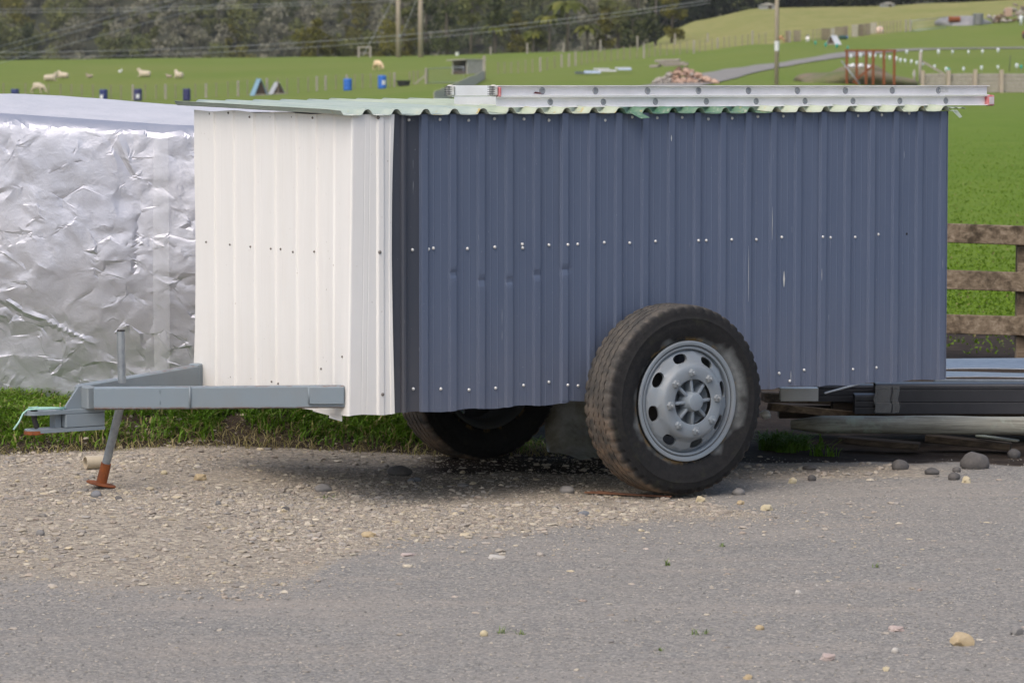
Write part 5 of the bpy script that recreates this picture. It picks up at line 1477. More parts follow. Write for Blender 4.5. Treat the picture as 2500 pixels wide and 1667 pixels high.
kennel(632, 234, 194, 33, M_kb, 'blue-sided A-frame kennel, larger of the pair', R(24))
kennel(676, 231, 202, 33, M_kg, 'grey A-frame kennel right beside the blue one', R(24))
kennel(2035, 110, 88, 27, M_lab, 'pale A-frame kennel below the dry hill', R(-38))
# lying barrel
p = hit(2058, 97); m = mpp(p)
t = thing('barrel', 'dark green barrel with blue end lying behind the pale kennel', 'barrel', p, R(10)); r = 4.6 * m
MB().lathe([(.0001, -.35), (r, -.35), (r * 1.02, 0), (r, .32)], 20, 'X').build('body', plain('dark_green_plastic', (.02, .07, .06)), t, 40, (0, 0, r))
MB().lathe([(r, 0), (r, .06), (.0001, .06)], 20, 'X').build('end', M_dbb, t, 40, (.32, 0, r))
# trough
p = hit(985, 211); m = mpp(p)
t = thing('trough', 'low black oval feed trough beside the blue drum', 'trough', p)
w_ = 34 * m / 2; h = 14 * m
tr = MB().lathe([(.0001, .02), (.78, .0), (.82, .03), (.98, h * .92), (1.0, h), (.94, h), (.90, h * .9), (.76, .08), (.0001, .07)], 28)
me = tr.mesh('bowl', 40)
for v in me.vertices: v.co.x *= w_; v.co.y *= w_ * .6
obj('bowl', me, plain('black_rubber', (.02, .022, .025)), t)
for s_ in (-1, 1): MB().box((s_ * w_ * 1.05, 0, h * .93), (.1, .3, .05), bev=.01).build('lip', plain('black_lip', (.025, .027, .03)), t)
# gate
def gate(p0, p1, base, top, label, mat, bars=5):
    a = hit(*p0); b = hit(*p1); m = mpp(a); h = (base - top) * m
    t = thing('gate', label, 'gate', a); d_ = b - a
    L = np.linalg.norm(d_[:2]); rz = math.atan2(d_[1], d_[0]); t.rotation_euler = (0, 0, rz)
    dz = d_[2]
    fr = MB().tube([(0, 0, .08), (0, 0, h), (L, 0, h + dz), (L, 0, .08 + dz), (0, 0, .08)], .028, 8).build('frame', mat, t, True)
    for k in range(1, bars):
        f = k / bars; MB().tube([(0, 0, .08 + (h - .08) * f), (L, 0, dz + .08 + (h - .08) * f)], .010, 6).build('bar', mat, t, True)
    return t
gate((1044, 206), (1132, 204), 205, 168, 'galvanised wire gate in the paddock beside the concrete shelter', M_galv, 6)
gate((2226, 79), (2309, 70), 76, 49, 'galvanised gate at the foot of the dry hill', M_galv, 6)
p = hit(1013, 209); q_ = hit(1040, 206)
o = MB().beam((0, 0, .1), tuple(q_ - p + np.array([0, 0, .65])), .09, .09).build('gate_stay', M_fpost, None, False, p); tag(o, 'slanting timber stay propping the gate post', 'stay')
# concrete shelter
M_conc = plain('concrete', (.34, .32, .29), (.45, .43, .4), 3, .9, bump=.3, bscale=20)
p = hit(1122, 182); m = mpp(p)
t = thing('shelter', 'small concrete panel shelter with dark open front in the paddock', 'shelter', p, R(-35))
h = 36 * m; w_ = 42 * m; L = 2.4
MB().box((w_ * .5, L * .5, h * .5), (.1, L, h)).build('side_panel', M_conc, t)
MB().box((-w_ * .5, L * .5, h * .47), (.1, L, h * .94)).build('side_panel', M_conc, t)
MB().box((0, L - .05, h * .47), (w_ * .9, .1, h * .9)).build('back_panel', M_conc, t)
MB().box((-.12, L * .45, h * .97), (w_ + .45, L + .5, .08), Matrix.Rotation(R(-2), 4, 'Y')).build('roof', M_conc, t)
MB().box((-w_ * .05, .05, h * .12), (w_ * .85, .08, h * .24)).build('front_board', M_kd, t)
M_pfence = wood('paling_grey', (.36, .33, .29), (.5, .46, .41), (.6, .57, .52), 2)
# paling wall running back towards the yard
pa = hit(1182, 195); za = gz(pa[0], pa[1]); pbx, pby = at(1058, 260, 150)[:2]
t = thing('paling_fence', 'close-boarded grey paling fence running from the shelter towards the yard', 'fence', pa)
N = 64
for k in range(N):
    q = k / N; x = pa[0] + (pbx - pa[0]) * q; y = pa[1] + (pby - pa[1]) * q
    ang = math.atan2(pby - pa[1], pbx - pa[0]); wd = math.hypot(pbx - pa[0], pby - pa[1]) / N
    hh_ = 1.02 + .06 * random.random()
    ztop = (EYE - np.interp(y, [150, 240], [.70, -1.1]))
    z0 = gz(x, y)
    hh_ = max(.6, ztop - z0) + .05 * random.random()
    MB().box((x - pa[0], y - pa[1], z0 - pa[2] + hh_ / 2), (wd * .96, .03, hh_), ang).build('paling', M_pfence, t)
MB().box((0, -.1, .8), (.2, .2, 1.7)).build('end_post', M_fpost, t)
# white tub on the ridge, H-frame anchor
p = hit(1116, 137); o = MB().lathe([(.0001, 0), (.15, 0), (.19, .34), (.2, .36), (.17, .36), (.15, .05), (.0001, .05)], 18).build('tub', plain('white_plastic', (.8, .8, .78)), None, 40, p); tag(o, 'white tub on the ridge above the concrete shelter', 'tub')
p = hit(876, 141); q_ = hit(904, 141); m = mpp(p)
t = thing('anchor_frame', 'pale two-post timber anchor frame at the ridge by the power poles', 'anchor frame', p); L = q_[0] - p[0]
for x in (0, L): MB().box((x, 0, .45), (.2, .2, 1.2), bev=.02).build('post', M_fpost, t)
MB().beam((0, 0, .98), (L, 0, .98), .14, .13).build('rail', M_fpost, t)
MB().beam((0, 0, .42), (L, 0, .42), .08, .08).build('brace', M_fpost, t)

# power poles and lines
M_pole = wood('power_pole', (.3, .24, .19), (.42, .35, .28), (.52, .45, .38), 2)
M_line = plain('power_cable', (.45, .46, .47), None, 4, .5, .4)
def pole(px, pb, wpx, h, label, name='power_pole', arms=True):
    p = hit(px, pb); r = wpx * mpp(p) / 2
    t = thing(name, label, 'power pole', p)
    MB().tube([(0, 0, -.5), (0, 0, h * .5), (0, 0, h)], [r, r * .92, r * .8], 14).build('shaft', M_pole, t, True)
    if arms:
        MB().box((0, -r * 1.1, h - .6), (2.2, .12, .14)).build('crossarm', M_pole, t)
        for x in (-1, -.4, .4, 1): MB().lathe([(.0001, .16), (.05, .15), (.06, .05), (.03, 0)], 10).build('insulator', M_lab, t, True, (x, -r * 1.1, h - .53))
    return t, p
poleA, pA = pole(973, 141, 12, 11, 'left of the twin power poles on the ridge')
poleB, pB = pole(1027, 141, 12.5, 11, 'right of the twin power poles on the ridge')
poleC, pC = pole(1896, 208, 11, 9.5, 'single tall pole with white band by the gravel drive')
zz_ = (CY - 113) ; band = at(1896, 113, pC[1])[2] - pC[2]
MB().lathe([(5.7 * mpp(pC), -.26), (5.75 * mpp(pC), .26)], 14).build('white_band', M_lab, poleC, True, (0, 0, band))
MB().box((.1, -.2, at(979, 88, pA[1])[2] - pA[2]), (.12, .12, .28)).build('bracket', M_galv, poleA)
def line(name, pts, label, r=.016, cat='power line', d=None):
    o = MB(); P_ = [Vector(at(px, py, dd)) for px, py, dd in pts]; c = P_[0].copy()
    o.tube([q - c for q in P_], r, 5, False); o = o.build(name, M_line, None, True, c); return tag(o, label, cat)
def arc(pts, d0, d1, n=14):
    px = [p[0] for p in pts]; c_ = np.polyfit(px, [p[1] for p in pts], 2 if len(pts) > 2 else 1); xs_ = np.linspace(px[0], px[-1], n)
    return [(x, float(np.polyval(c_, x)), d0 + (d1 - d0) * i / (n - 1)) for i, x in enumerate(xs_)]
line('power_line', arc([(-300, 193), (0, 113), (423, 0), (600, -50)], 230, 300), 'upper of three cables rising steeply over the left paddock')
line('power_line', arc([(-300, 212), (0, 129), (464, 0), (640, -50)], 230, 300), 'middle of three cables rising steeply over the left paddock')
line('power_line', arc([(-300, 236), (30, 146), (565, 0), (740, -48)], 230, 300), 'lowest of three cables rising steeply over the left paddock')
line('power_line', arc([(-300, 20), (0, 22), (357, 20), (700, 9), (860, 0)], 300, 260), 'higher of the near-level cable pair high across the forest', .014)
line('power_line', arc([(-300, 28), (0, 29), (357, 27), (700, 17), (960, 0)], 300, 260), 'lower of the near-level cable pair high across the forest', .014)
line('power_line', arc([(-300, 128), (0, 126), (446, 117), (700, 107), (969, 89), (1300, 60), (1497, 30), (1735, 0)], 260, 200), 'upper cable sagging low across the paddock past both poles', .014)
line('power_line', arc([(-300, 138), (0, 137), (357, 133), (700, 121), (1300, 70), (1735, 6)], 260, 200), 'lower cable sagging low across the paddock past both poles', .012)
dA = pA[1]
line('guy_wire', [(886, 137, dA), (922, 70, dA), (962, -6, dA)], 'guy wire from the anchor frame up to the left pole', .022, 'guy wire')
line('guy_wire', [(980, 88, dA), (1000, 42, dA), (1020, -6, dA)], 'guy wire between the twin power poles', .018, 'guy wire')

# ------------------------------------------------------------------ heaps and yard things on the right
M_rub1 = plain('pink_rubble', (.42, .27, .2), (.5, .36, .28), 6, .95, bump=.4)
M_rub2 = plain('grey_rubble', (.3, .27, .24), (.4, .36, .32), 6, .95, bump=.4)
p = hit(1668, 205); m = mpp(p)
t = thing('rubble_heap', 'pinkish heap of broken concrete beside the gravel drive', 'rubble heap', p)
for k in range(210):
    q = random.random(); x = (-68 + 150 * random.random()); hmax = 50 * max(0, 1 - abs((x - 0) / 84)) 
    y = hmax * random.random() ** 1.3
    s_ = (5 + 9 * random.random()) * m * .55
    mm = M_rub2 if (x < -30 or random.random() < .2) else M_rub1
    X_, Y_ = x * m, (random.random() - .1) * 1.2 + y * m * .9
    MB().ico((0, 0, 0), (s_ * 1.3, s_ * 1.1, s_ * .8), random.random() * 3, .35, 1, k).build('lump', mm, t, False, (X_, Y_, gz(p[0] + X_, p[1] + Y_) - p[2] + y * m * .8 + s_ * .2))
for k, (x0, y0, x1, y1) in enumerate(((1600, 150, 1660, 147), (1610, 156, 1672, 154), (1620, 160, 1680, 157), (1590, 163, 1610, 161))):
    lying('plank', x0, y0, x1, y1, p[1] + 1.2, p[1] + 1.0, .5, .14, M_fpost, ('highest grey plank on the rubble heap', 'middle grey plank on the rubble heap', 'lowest grey plank on the rubble heap', 'short grey plank end at the left of the rubble')[k], 'plank', None, .01)
# pile of roofing sheets in the grass
M_sh1 = plain('pale_blue_sheet', (.42, .5, .62), (.5, .56, .64), 5, .5); M_sh2 = plain('weathered_sheet', (.5, .49, .47), (.62, .61, .6), 5, .5)
for k, (x0, y0, x1, y1, mt, lb) in enumerate(((1402, 184, 1440, 176, M_bt, 'dark roofing sheet at the left of the sheet pile'), (1424, 184, 1470, 174, M_sh1, 'pale blue roofing sheet in the grass'), (1446, 176, 1492, 171, M_sh2, 'grey roofing sheet behind the blue one'), (1456, 182, 1512, 176, M_sh2, 'grey-white sheet in the middle of the sheet pile'), (1498, 176, 1546, 171, M_sh2, 'white sheet at the right end of the sheet pile'), (1505, 181, 1547, 174, M_sh1, 'lower bluish-white sheet at the right end of the pile'))):
    a = hit(x0, y0); b = hit(x1, y0)
    c = (a + b) / 2; mb = MB(); L = b[0] - a[0]
    nn_ = 17
    for i in range(nn_):
        z = .05 + .06 * (i % 2) + .1 * k * .3
        mb.v += [(-L / 2 + L * i / (nn_ - 1), -.55, z), (-L / 2 + L * i / (nn_ - 1), .9, z + (y0 - y1) * mpp(a) * .55)]
    mb.f = [(2 * i, 2 * i + 2, 2 * i + 3, 2 * i + 1) for i in range(nn_ - 1)]
    o = mb.build('roofing_sheet', mt, None, False, c + np.array([0, 0, .03])); o.modifiers.new('thickness', 'SOLIDIFY').thickness = .02; tag(o, lb, 'roofing sheet', 'loose roofing sheets')
# soil mound with white bags, rusty frame
M_soil = plain('mound_soil', (.21, .155, .115), (.10, .13, .035), .55, .95, bump=.6, bscale=6, bdist=.08)
pm_ = hit(2090, 207)
mb = MB(); mb.ico((0, 0, 0), (142 * mpp(pm_), 3.2, 46 * mpp(pm_)), 0, .26, 5, 9)
o = mb.build('soil_mound', M_soil, None, True, pm_ + np.array([0, 3.4, -.1])); tag(o, 'bare brown soil mound behind the rusty frame', 'soil mound')
for k, (px, py) in enumerate(((2070, 162), (2080, 161), (2094, 163), (2103, 162), (2120, 164))):
    q = at(px, py, pm_[1] + 2.0)
    o = MB().ico((0, 0, 0), (.17, .14, .12), 0, .25, 2, k + 60).build('bag', M_lab, None, True, q); tag(o, ('white bag leftmost on the soil mound', 'second white bag on the soil mound', 'middle white bag on the soil mound', 'fourth white bag on the soil mound', 'white bag rightmost on the soil mound')[k], 'bag', 'white bags on the mound')
t = thing('rusty_pen', 'rust-brown open steel pen panel in front of the soil mound', 'pen panel', pm_ - np.array([0, .5, 0])); mp_ = mpp(pm_)
xs_ = [2065, 2089, 2112, 2129, 2155, 2180]
for px in xs_:
    MB().box(((px - 2090) * mp_, 0, 40 * mp_), (.13, .13, 82 * mp_), bev=.01).build('upright', M_rust, t)
MB().box(((2122 - 2090) * mp_, 0, 82 * mp_), (125 * mp_, .13, .1)).build('top_rail', M_rust, t)
MB().beam(((2080 - 2090) * mp_, .1, .1), ((2128 - 2090) * mp_, .1, 45 * mp_), .1, .1).build('brace', M_rust, t)
q0 = at(2054, 149, pm_[1] - .8); q1 = at(2100, 208, pm_[1] - 1.6)
o = MB().tube([(0, 0, 0), tuple(q1 - q0)], .035, 8).build('leaning_pole', M_galvd, None, True, q0); tag(o, 'pale grey pole leaning against the rusty frame', 'pole')
# retaining wall
pr_ = hit(2400, 226); m = mpp(pr_); 
t = thing('retaining_wall', 'grey timber sleeper retaining wall across the right paddock', 'retaining wall', pr_)
for (x0, x1) in ((2255, 2310), (2320, 2376), (2384, 2440), (2448, 2570), (2580, 2700)):
    for k in range(5):
        z = (4 + k * 9.2) * m + gz(pr_[0], pr_[1]) - pr_[2]
        a = (x0 - 2400) * m; b = (x1 - 2400) * m
        MB().beam((a, .02 * random.random(), z), (b, .02 * random.random(), z + .01), .1, 8.8 * m, bev=.015).build('sleeper', M_fpost, t)
for (px, top) in ((2252, 178), (2315, 176), (2380, 175), (2444, 176), (2575, 174)):
    MB().box(((px - 2400) * m, -.14, (226 - top) * m / 2 - .05), (.2, .18, (226 - top) * m + .3), bev=.015).build('post', M_pole, t)
p = hit(2245, 205); m = mpp(p)
t = thing('strainer_post', 'pale strainer post with slanting stay at the end of the retaining wall', 'post', p)
MB().tube([(0, 0, -.2), (.05, 0, 78 * m)], .09, 10).build('post', M_fpost, t, True)
MB().beam((.1, .1, 55 * m), ((2305 - 2245) * m, .1, 24 * m), .1, .12).build('stay', M_fpost, t)
p = hit(2464, 176); o = MB().tube([(0, 0, -.1), (.06, 0, 40 * mpp(p))], .025, 6).build('steel_stake', M_bt, None, True, p); tag(o, 'thin dark steel stake standing above the retaining wall', 'stake')
p = hit(2232, 208); o = MB().tube([(0, 0, -.1), (0, 0, .85)], .06, 8).build('short_post', M_fpost, None, True, p); tag(o, 'short post capped with a bottle left of the strainer post', 'post')
ORD = ('first', 'second', 'third', 'fourth', 'fifth', 'sixth', 'seventh', 'eighth', 'ninth', 'tenth', 'eleventh', 'twelfth', 'thirteenth', 'fourteenth')
# plastic bottles upended on thin stakes
M_bw = plain('white_bottle', (.72, .76, .78), (.62, .68, .72), 8, .4); M_bg = plain('teal_bottle', (.03, .3, .22), (.05, .36, .28), 8, .4)
bottle_me = MB().lathe([(.0001, .26), (.05, .255), (.085, .22), (.09, .15), (.085, .03), (.07, 0), (.02, -.01), (.012, -.02)], 12).mesh('bottle', True)
stake_me = MB().tube([(0, 0, -.55), (0, 0, .1)], .012, 5).mesh('stake', True); stake_me.materials.append(M_wire)
bw_me = bottle_me; bg_me = bottle_me.copy(); bw_me.materials.append(M_bw); bg_me.materials.append(M_bg)
def bottle(zx, zy, teal, label, grp):
    px, py = 1800 + zx / 3.36, zy / 3.36
    p = hit(px, py + 12); k = .8 + .3 * random.random()
    q = at(px, py + 4, p[1])
    o = obj('bottle', bg_me if teal else bw_me, None, None, q, (R(random.uniform(-8, 8)), R(random.uniform(-8, 8)), 0)); o.scale = (k * 1.05,) * 3
    obj('stake', stake_me, None, o); tag(o, label, 'bottle', grp)
for k, (zx, zy) in enumerate(((1390, 428), (1510, 425), (1650, 428), (1765, 425), (1897, 425), (2010, 423), (2140, 415))):
    bottle(zx, zy, 0, 'white bottle along the drive, %s from the rusty pen' % ORD[k], 'white bottles along the drive')
for k, (zx, zy) in enumerate(((932, 465), (1013, 457), (1088, 458), (1130, 458), (1178, 462), (1210, 470), (1252, 477), (1302, 488), (1340, 497), (1378, 500), (1427, 507), (1470, 517), (1525, 523), (1617, 548))):
    bottle(zx, zy, 0, 'white bottle curving behind the soil mound, %s from the left' % ORD[k], 'white bottles curving behind the mound')
for k, (zx, zy) in enumerate(((1713, 572), (1858, 567), (2003, 560), (2140, 552), (2293, 545))):
    bottle(zx, zy, 0, 'white bottle above the retaining wall, %s from the strainer post' % ORD[k], 'white bottles above the retaining wall')
bottle(1452, 615, 0, 'white bottle capping the short post', 'single bottles')
for k, (zx, zy) in enumerate(((642, 353), (725, 370), (815, 380), (905, 393))):
    bottle(zx, zy, 1, 'teal bottle below the pale kennel, %s from the tall pole' % ORD[k], 'teal bottles below the kennel')
for (zx, zy), lb in (((1732, 585), 'teal bottle above the left part of the retaining wall'), ((2330, 552), 'teal bottle at the right end above the retaining wall')): bottle(zx, zy, 1, lb, 'single bottles')
# pallet and board fence below the dry hill
M_pal = [wood('pallet_%d' % k, c, d, e, 2) for k, (c, d, e) in enumerate((((.14, .11, .09), (.24, .2, .16), (.34, .29, .24)), ((.28, .26, .23), (.42, .39, .34), (.52, .48, .42)), ((.09, .07, .06), (.17, .13, .11), (.27, .21, .17))))]
for k, (x0, x1, yt, yb, mi, horiz) in enumerate(((690, 762, 236, 330, 2, 1), (766, 800, 232, 318, 1, 0), (803, 868, 224, 312, 0, 1), (870, 908, 218, 308, 0, 0), (938, 990, 205, 306, 1, 1), (994, 1040, 202, 300, 2, 1), (1044, 1090, 196, 292, 0, 1), (1092, 1146, 188, 280, 1, 0), (392, 440, 256, 350, 0, 1), (460, 520, 252, 344, 0, 0))):
    a = hit(1800 + x0 / 3.36, yb / 3.36); m = mpp(a); L = (x1 - x0) / 3.36 * m; h = (yb - yt) / 3.36 * m
    t = thing('pallet', ('dark pallet standing behind the pale kennel', 'pale narrow pallet beside the dark one', 'brown pallet in the middle of the pallet row', 'narrow brown pallet right of the middle', 'bright pallet with wide gaps in the row', 'dark pallet right of the bright one', 'brown pallet near the right end of the row', 'pale leaning board panel ending the pallet row', 'brown pallet behind the tan goat', 'grey-brown board panel beside the white goat')[k], 'pallet', a, 0, 'pallets below the dry hill')
    n_ = 5
    for j in range(n_):
        if horiz: MB().box((L / 2, -.03, h * (j + .5) / n_), (L, .04, h / n_ * .7)).build('board', M_pal[mi], t)
        else: MB().box((L * (j + .5) / n_, -.03, h / 2), (L / n_ * .75, .04, h)).build('board', M_pal[mi], t)
    for x in (.06, L / 2, L - .06): MB().box((x, .05, h / 2), (.08, .1, h)).build('stringer', M_pal[(mi + 2) % 3], t)
p = hit(1800 + 1170 / 3.36, 276 / 3.36); o = MB().lathe([(.0001, 0), (.3, 0), (.34, .25), (.28, .5), (.12, .62), (.0001, .64)], 16).build('feed_bin', plain('white_orange', (.75, .7, .66), (.6, .3, .15), 3, .6), None, True, p); tag(o, 'white feed bin at the right end of the pallets', 'bin')
# grey spoil heap, mesh roll, rust bundle, firewood at the top right
p = hit(2362, 63); m = mpp(p)
o = MB().ico((0, 0, 0), (68 * m, 2.5, 26 * m), 0, .14, 4, 21).build('gravel_heap', plain('heap_gravel', (.2, .205, .22), (.3, .29, .29), 3, .95, bump=.5, bscale=10, bdist=.05), None, True, p + np.array([0, 2.6, 0])); tag(o, 'blue-grey gravel heap beside the firewood at the hill', 'gravel heap')
MB_ = MB(); q = at(2388, 60, p[1] - .2); r = 12 * m
t = thing('mesh_roll', 'roll of grey wire mesh standing against the gravel heap', 'mesh roll', (q[0], q[1], gz(q[0], q[1])))
for k in range(9): MB().tube([(r * math.cos(a), r * math.sin(a), .1 + k * .11) for a in np.linspace(0, 6.2832, 18)], .022, 4, False).build('hoop', M_galvd, t)
for k in range(14):
    a = 6.2832 * k / 14; MB().tube([(r * math.cos(a), r * math.sin(a), 0), (r * math.cos(a), r * math.sin(a), 1.05)], .022, 4).build('strand', M_galvd, t)
MB().lathe([(r * .9, .02), (r * .9, 1.0)], 18).build('inner_wrap', M_rub2, t, True)
q = hit(2330, 52); t = thing('rusty_drum', 'rusty steel drum lying at the left of the gravel heap', 'drum', at(2330, 48, p[1] + .4), R(8))
MB().lathe([(.0001, -.5), (.24, -.5), (.26, -.48), (.25, -.2), (.265, -.17), (.25, -.14), (.25, .14), (.265, .17), (.25, .2), (.26, .48), (.24, .5), (.0001, .5)], 22, 'X').build('body', M_rust, t, 40)
p = hit(2458, 57); m = mpp(p)
t = thing('firewood_pile', 'tumbled firewood and pale blocks heaped at the top right', 'firewood pile', p)
for k in range(70):
    x = (-44 + 96 * random.random()); hm = 12 + 34 * ss(np.array(x), -12, 12); y = float(hm) * random.random() ** 1.2
    L = (6 + 8 * random.random()) * m; r = (2.2 + 2 * random.random()) * m; a = random.random() * 3.1; b = random.uniform(-.5, .5)
    dv = Vector((math.cos(a) * math.cos(b), math.sin(a) * math.cos(b), math.sin(b))) * L / 2; c = Vector((x * m, random.uniform(-.3, 1.4), y * m + r))
    MB().tube([c - dv, c + dv], r, 7).build('log', random.choice([M_board, M_pal[0], M_pal[1], M_pal[2], M_rub2, M_fpost]), t)
MB().box((4 * m, .1, 26 * m), (16 * m, .5, 22 * m), R(8), bev=.05).build('block', M_rub1, t)
p = hit(2500, 96); t = thing('red_implement', 'rust-red machine part at the right edge of the paddock', 'machine', p)
MB().box((.35, .2, .35), (.9, .6, .55), bev=.06).build('body', plain('red_enamel', (.34, .07, .03), (.22, .06, .03), 6, .6), t); MB().lathe([(.0001, -.08), (.2, -.08), (.26, -.05), (.26, .05), (.2, .08), (.0001, .08)], 18, 'Y').build('wheel', M_bt, t, 40, (.1, -.2, .26))
p = hit(2493, 62); o = MB().lathe([(.0001, 0), (.14, 0), (.17, .7), (.13, .8), (.0001, .8)], 12).build('white_container', M_bw, None, True, p); tag(o, 'tall white container at the right edge beside the firewood', 'container')
# low sheds at the dark tree edge
M_shed = plain('shed_grey', (.3, .31, .33), (.4, .4, .41), 2, .8)
for (px, py, wpx, hpx, lb) in ((1876, 23, 38, 15, 'low grey shed under the dark trees left on the hilltop'), (2170, 18, 30, 12, 'grey shed roof under the dark trees on the hilltop')):
    p = hit(px, py); m = mpp(p); w_ = wpx * m; h = hpx * m
    t = thing('shed', lb, 'shed', p, R(4), 'sheds on the hilltop')
    MB().box((0, 1, h * .3), (w_, 2, h * .65)).build('wall', M_shed, t); MB().prism([(-w_ * .55, h * .62), (w_ * .55, h * .62), (0, h)], -.2, 2.2).build('roof', M_conc, t)
    MB().box((w_ * .1, -.03, h * .28), (w_ * .2, .06, h * .5)).build('door', M_kd, t)

# ------------------------------------------------------------------ trees
def leaf_cloud(r_, blobs, per, size, droop=0.0):
    """many leaf clumps spread through the blobs: (cx,cy,cz,rx,ry,rz)"""
    V_ = []; T_ = []
    for (cx, cy, cz, rx, ry, rz) in blobs:
        n = per; d = r_.normal(size=(n, 3)); d /= np.linalg.norm(d, axis=1)[:, None]
        rad = .55 + .5 * r_.random((n, 1)) ** .6
        c = d * rad * np.array([rx, ry, rz]) + np.array([cx, cy, cz])
        a = r_.normal(size=(n, 3)); a /= np.linalg.norm(a, axis=1)[:, None]; b = np.cross(a, r_.normal(size=(n, 3))); b /= np.linalg.norm(b, axis=1)[:, None]
        s = size * (.5 + r_.random((n, 1)))
        a = a * s; b = b * s * .6
        V_.append(np.stack([c - a, c + b * .8, c + a, c - b], 1)); T_.append(np.repeat(np.clip(r_.random() * .45 + .55 * r_.random(n), 0, 1), 4))
    V_ = np.concatenate(V_).reshape(-1, 3); return V_, np.arange(len(V_)).reshape(-1, 4), np.concatenate(T_)
def crown_blobs(r_, h0, h1, w, n, cone=0.0):
    out = []
    for k in range(n):
        q = r_.random(); z = h0 + (h1 - h0) * q
        prof = (math.sin(math.pi * min(1, .18 + .8 * q)) if not cone else (1 - q) * .95 + .08)
        rr = w * prof * math.sqrt(r_.random()) * .8; a = r_.random() * 6.283
        s = w * (.28 + .22 * r_.random()) * (1 if not cone else max(.35, 1 - q))
        out.append((rr * math.cos(a), rr * math.sin(a), z, s, s, s * .75))
    return out
M_bark = wood('bark', (.06, .05, .04), (.13, .11, .09), (.22, .2, .17), 2)
LEAF = {'dark': toned('dark_leaf', [(0, (0.030, 0.041, 0.019)), (.6, (0.081, 0.097, 0.038)), (1, (0.149, 0.162, 0.061))], .7, .15),
        'mid': toned('olive_leaf', [(0, (0.068, 0.078, 0.027)), (.6, (0.169, 0.182, 0.065)), (1, (0.270, 0.270, 0.101))], .7, .2),
        'grey': toned('grey_leaf', [(0, (0.108, 0.108, 0.070)), (.6, (0.243, 0.236, 0.169)), (1, (0.392, 0.371, 0.284))], .8, .2),
        'yellow': toned('yellow_leaf', [(0, (.07, .072, .016)), (.6, (.17, .16, .03)), (1, (.27, .24, .06))], .7, .25),
        'conifer': toned('conifer_needle', [(0, (.006, .010, .006)), (.7, (.016, .024, .012)), (1, (.035, .045, .02))], .8, .05)}
def tree(px, py, wpx, h, kind, label, h0=.25, nb=16, per=110, dist=None, size=.16, cone=0, name='tree', cat='tree'):
    p = hit(px, py) if dist is None else None
    if p is None: x, y = at(px, py, dist)[:2]; p = np.array([x, y, gz(x, y)])
    m = p[1] / FPX; w = wpx * m / 2; seed = int(px * 7 + py); r_ = np.random.default_rng(seed)
    t = thing(name, label, cat, p)
    tr_ = MB(); lean = r_.normal(size=2) * .03 * h
    tr_.tube([(0, 0, -.4), (lean[0] * .4, lean[1] * .4, h * .4), (lean[0], lean[1], h * .9)], [.035 * h * .55 + .05, .024 * h * .5 + .04, .02], 8)
    tr_.build('trunk', M_bark, t, True)
    for k in range(4):
        a = r_.random() * 6.283; z = h * (h0 + .12 * k)
        MB().tube([(lean[0] * .3, lean[1] * .3, z), (w * .35 * math.cos(a), w * .35 * math.sin(a), z + h * .12), (w * .7 * math.cos(a), w * .7 * math.sin(a), z + h * .22)], [.05, .035, .015], 6).build('limb', M_bark, t, True)
    V_, F_, T_ = leaf_cloud(r_, crown_blobs(r_, h * h0, h, w, nb, cone), per, size)
    obj('crown', np_mesh('crown', V_, F_, False, {'tone': T_}), LEAF[kind], t)
    return t
TREES = [(985, 138, 90, 8.5, 'mid', .12, 'olive tree behind the twin power poles'), (1040, 138, 120, 10, 'dark', .1, 'broad dark evergreen right of the twin power poles'), (1092, 137, 90, 9, 'dark', .1, 'dark evergreen left of the bare trunks'), (1149, 136, 90, 7.5, 'mid', .5, 'umbrella tree with bare trunk above the shelter'), (1209, 136, 100, 7.0, 'dark', .45, 'dark umbrella tree with forked trunk right of the shelter'), (1262, 134, 70, 4.5, 'yellow', .1, 'yellow-green bush between the dark trees and tree ferns'), (1310, 133, 60, 3.2, 'mid', .1, 'low olive bush in front of the tree ferns'), (1458, 126, 90, 7.5, 'grey', .15, 'grey-green tree right of the tree ferns'), (1510, 122, 100, 8.5, 'mid', .12, 'olive tree in the middle of the ridge trees'), (1560, 116, 90, 7.5, 'grey', .12, 'grey-green tree left of the dry hill'), (1600, 112, 80, 6.5, 'dark', .08, 'dark bushy tree at the foot of the dry hill'), (1640, 100, 70, 6.0, 'yellow', .1, 'yellowish tree beside the slope of the dry hill'), (1480, 124, 60, 4, 'yellow', .1, 'short yellow-green bush under the grey-green tree'), (1545, 118, 70, 3.6, 'dark', .08, 'low dark bush behind the ridge fence')]
for (px, py, w, h, kind, h0, lb) in TREES: tree(px, py - 2, w, h, kind, lb, h0, dist=336 + random.random() * 16)
BUSH = [(742, 138, 90, 2.6, 'yellow', 'olive-yellow bush leftmost on the ridge'), (800, 138, 70, 2.2, 'yellow', 'low yellow bush second from left on the ridge'), (775, 138, 60, 3.6, 'yellow', 'taller yellow bush between the two low ones'), (838, 138, 70, 2.0, 'mid', 'low olive bush left of the anchor frame'), (905, 138, 80, 2.6, 'mid', 'olive bush behind the anchor frame'), (945, 138, 90, 3.4, 'yellow', 'yellow-green bush between anchor frame and left pole'), (1000, 138, 60, 2.6, 'yellow', 'yellow-green bush between the twin poles')]
for (px, py, w, h, kind, lb) in BUSH: tree(px, py, w, h, kind, lb, .08, 11, 110, 340 + random.random() * 8, .14, name='bush', cat='bush')
M_frond = toned('fern_frond', [(0, (.05, .065, .012)), (.6, (.12, .135, .022)), (1, (.2, .2, .045))], .6, .3)
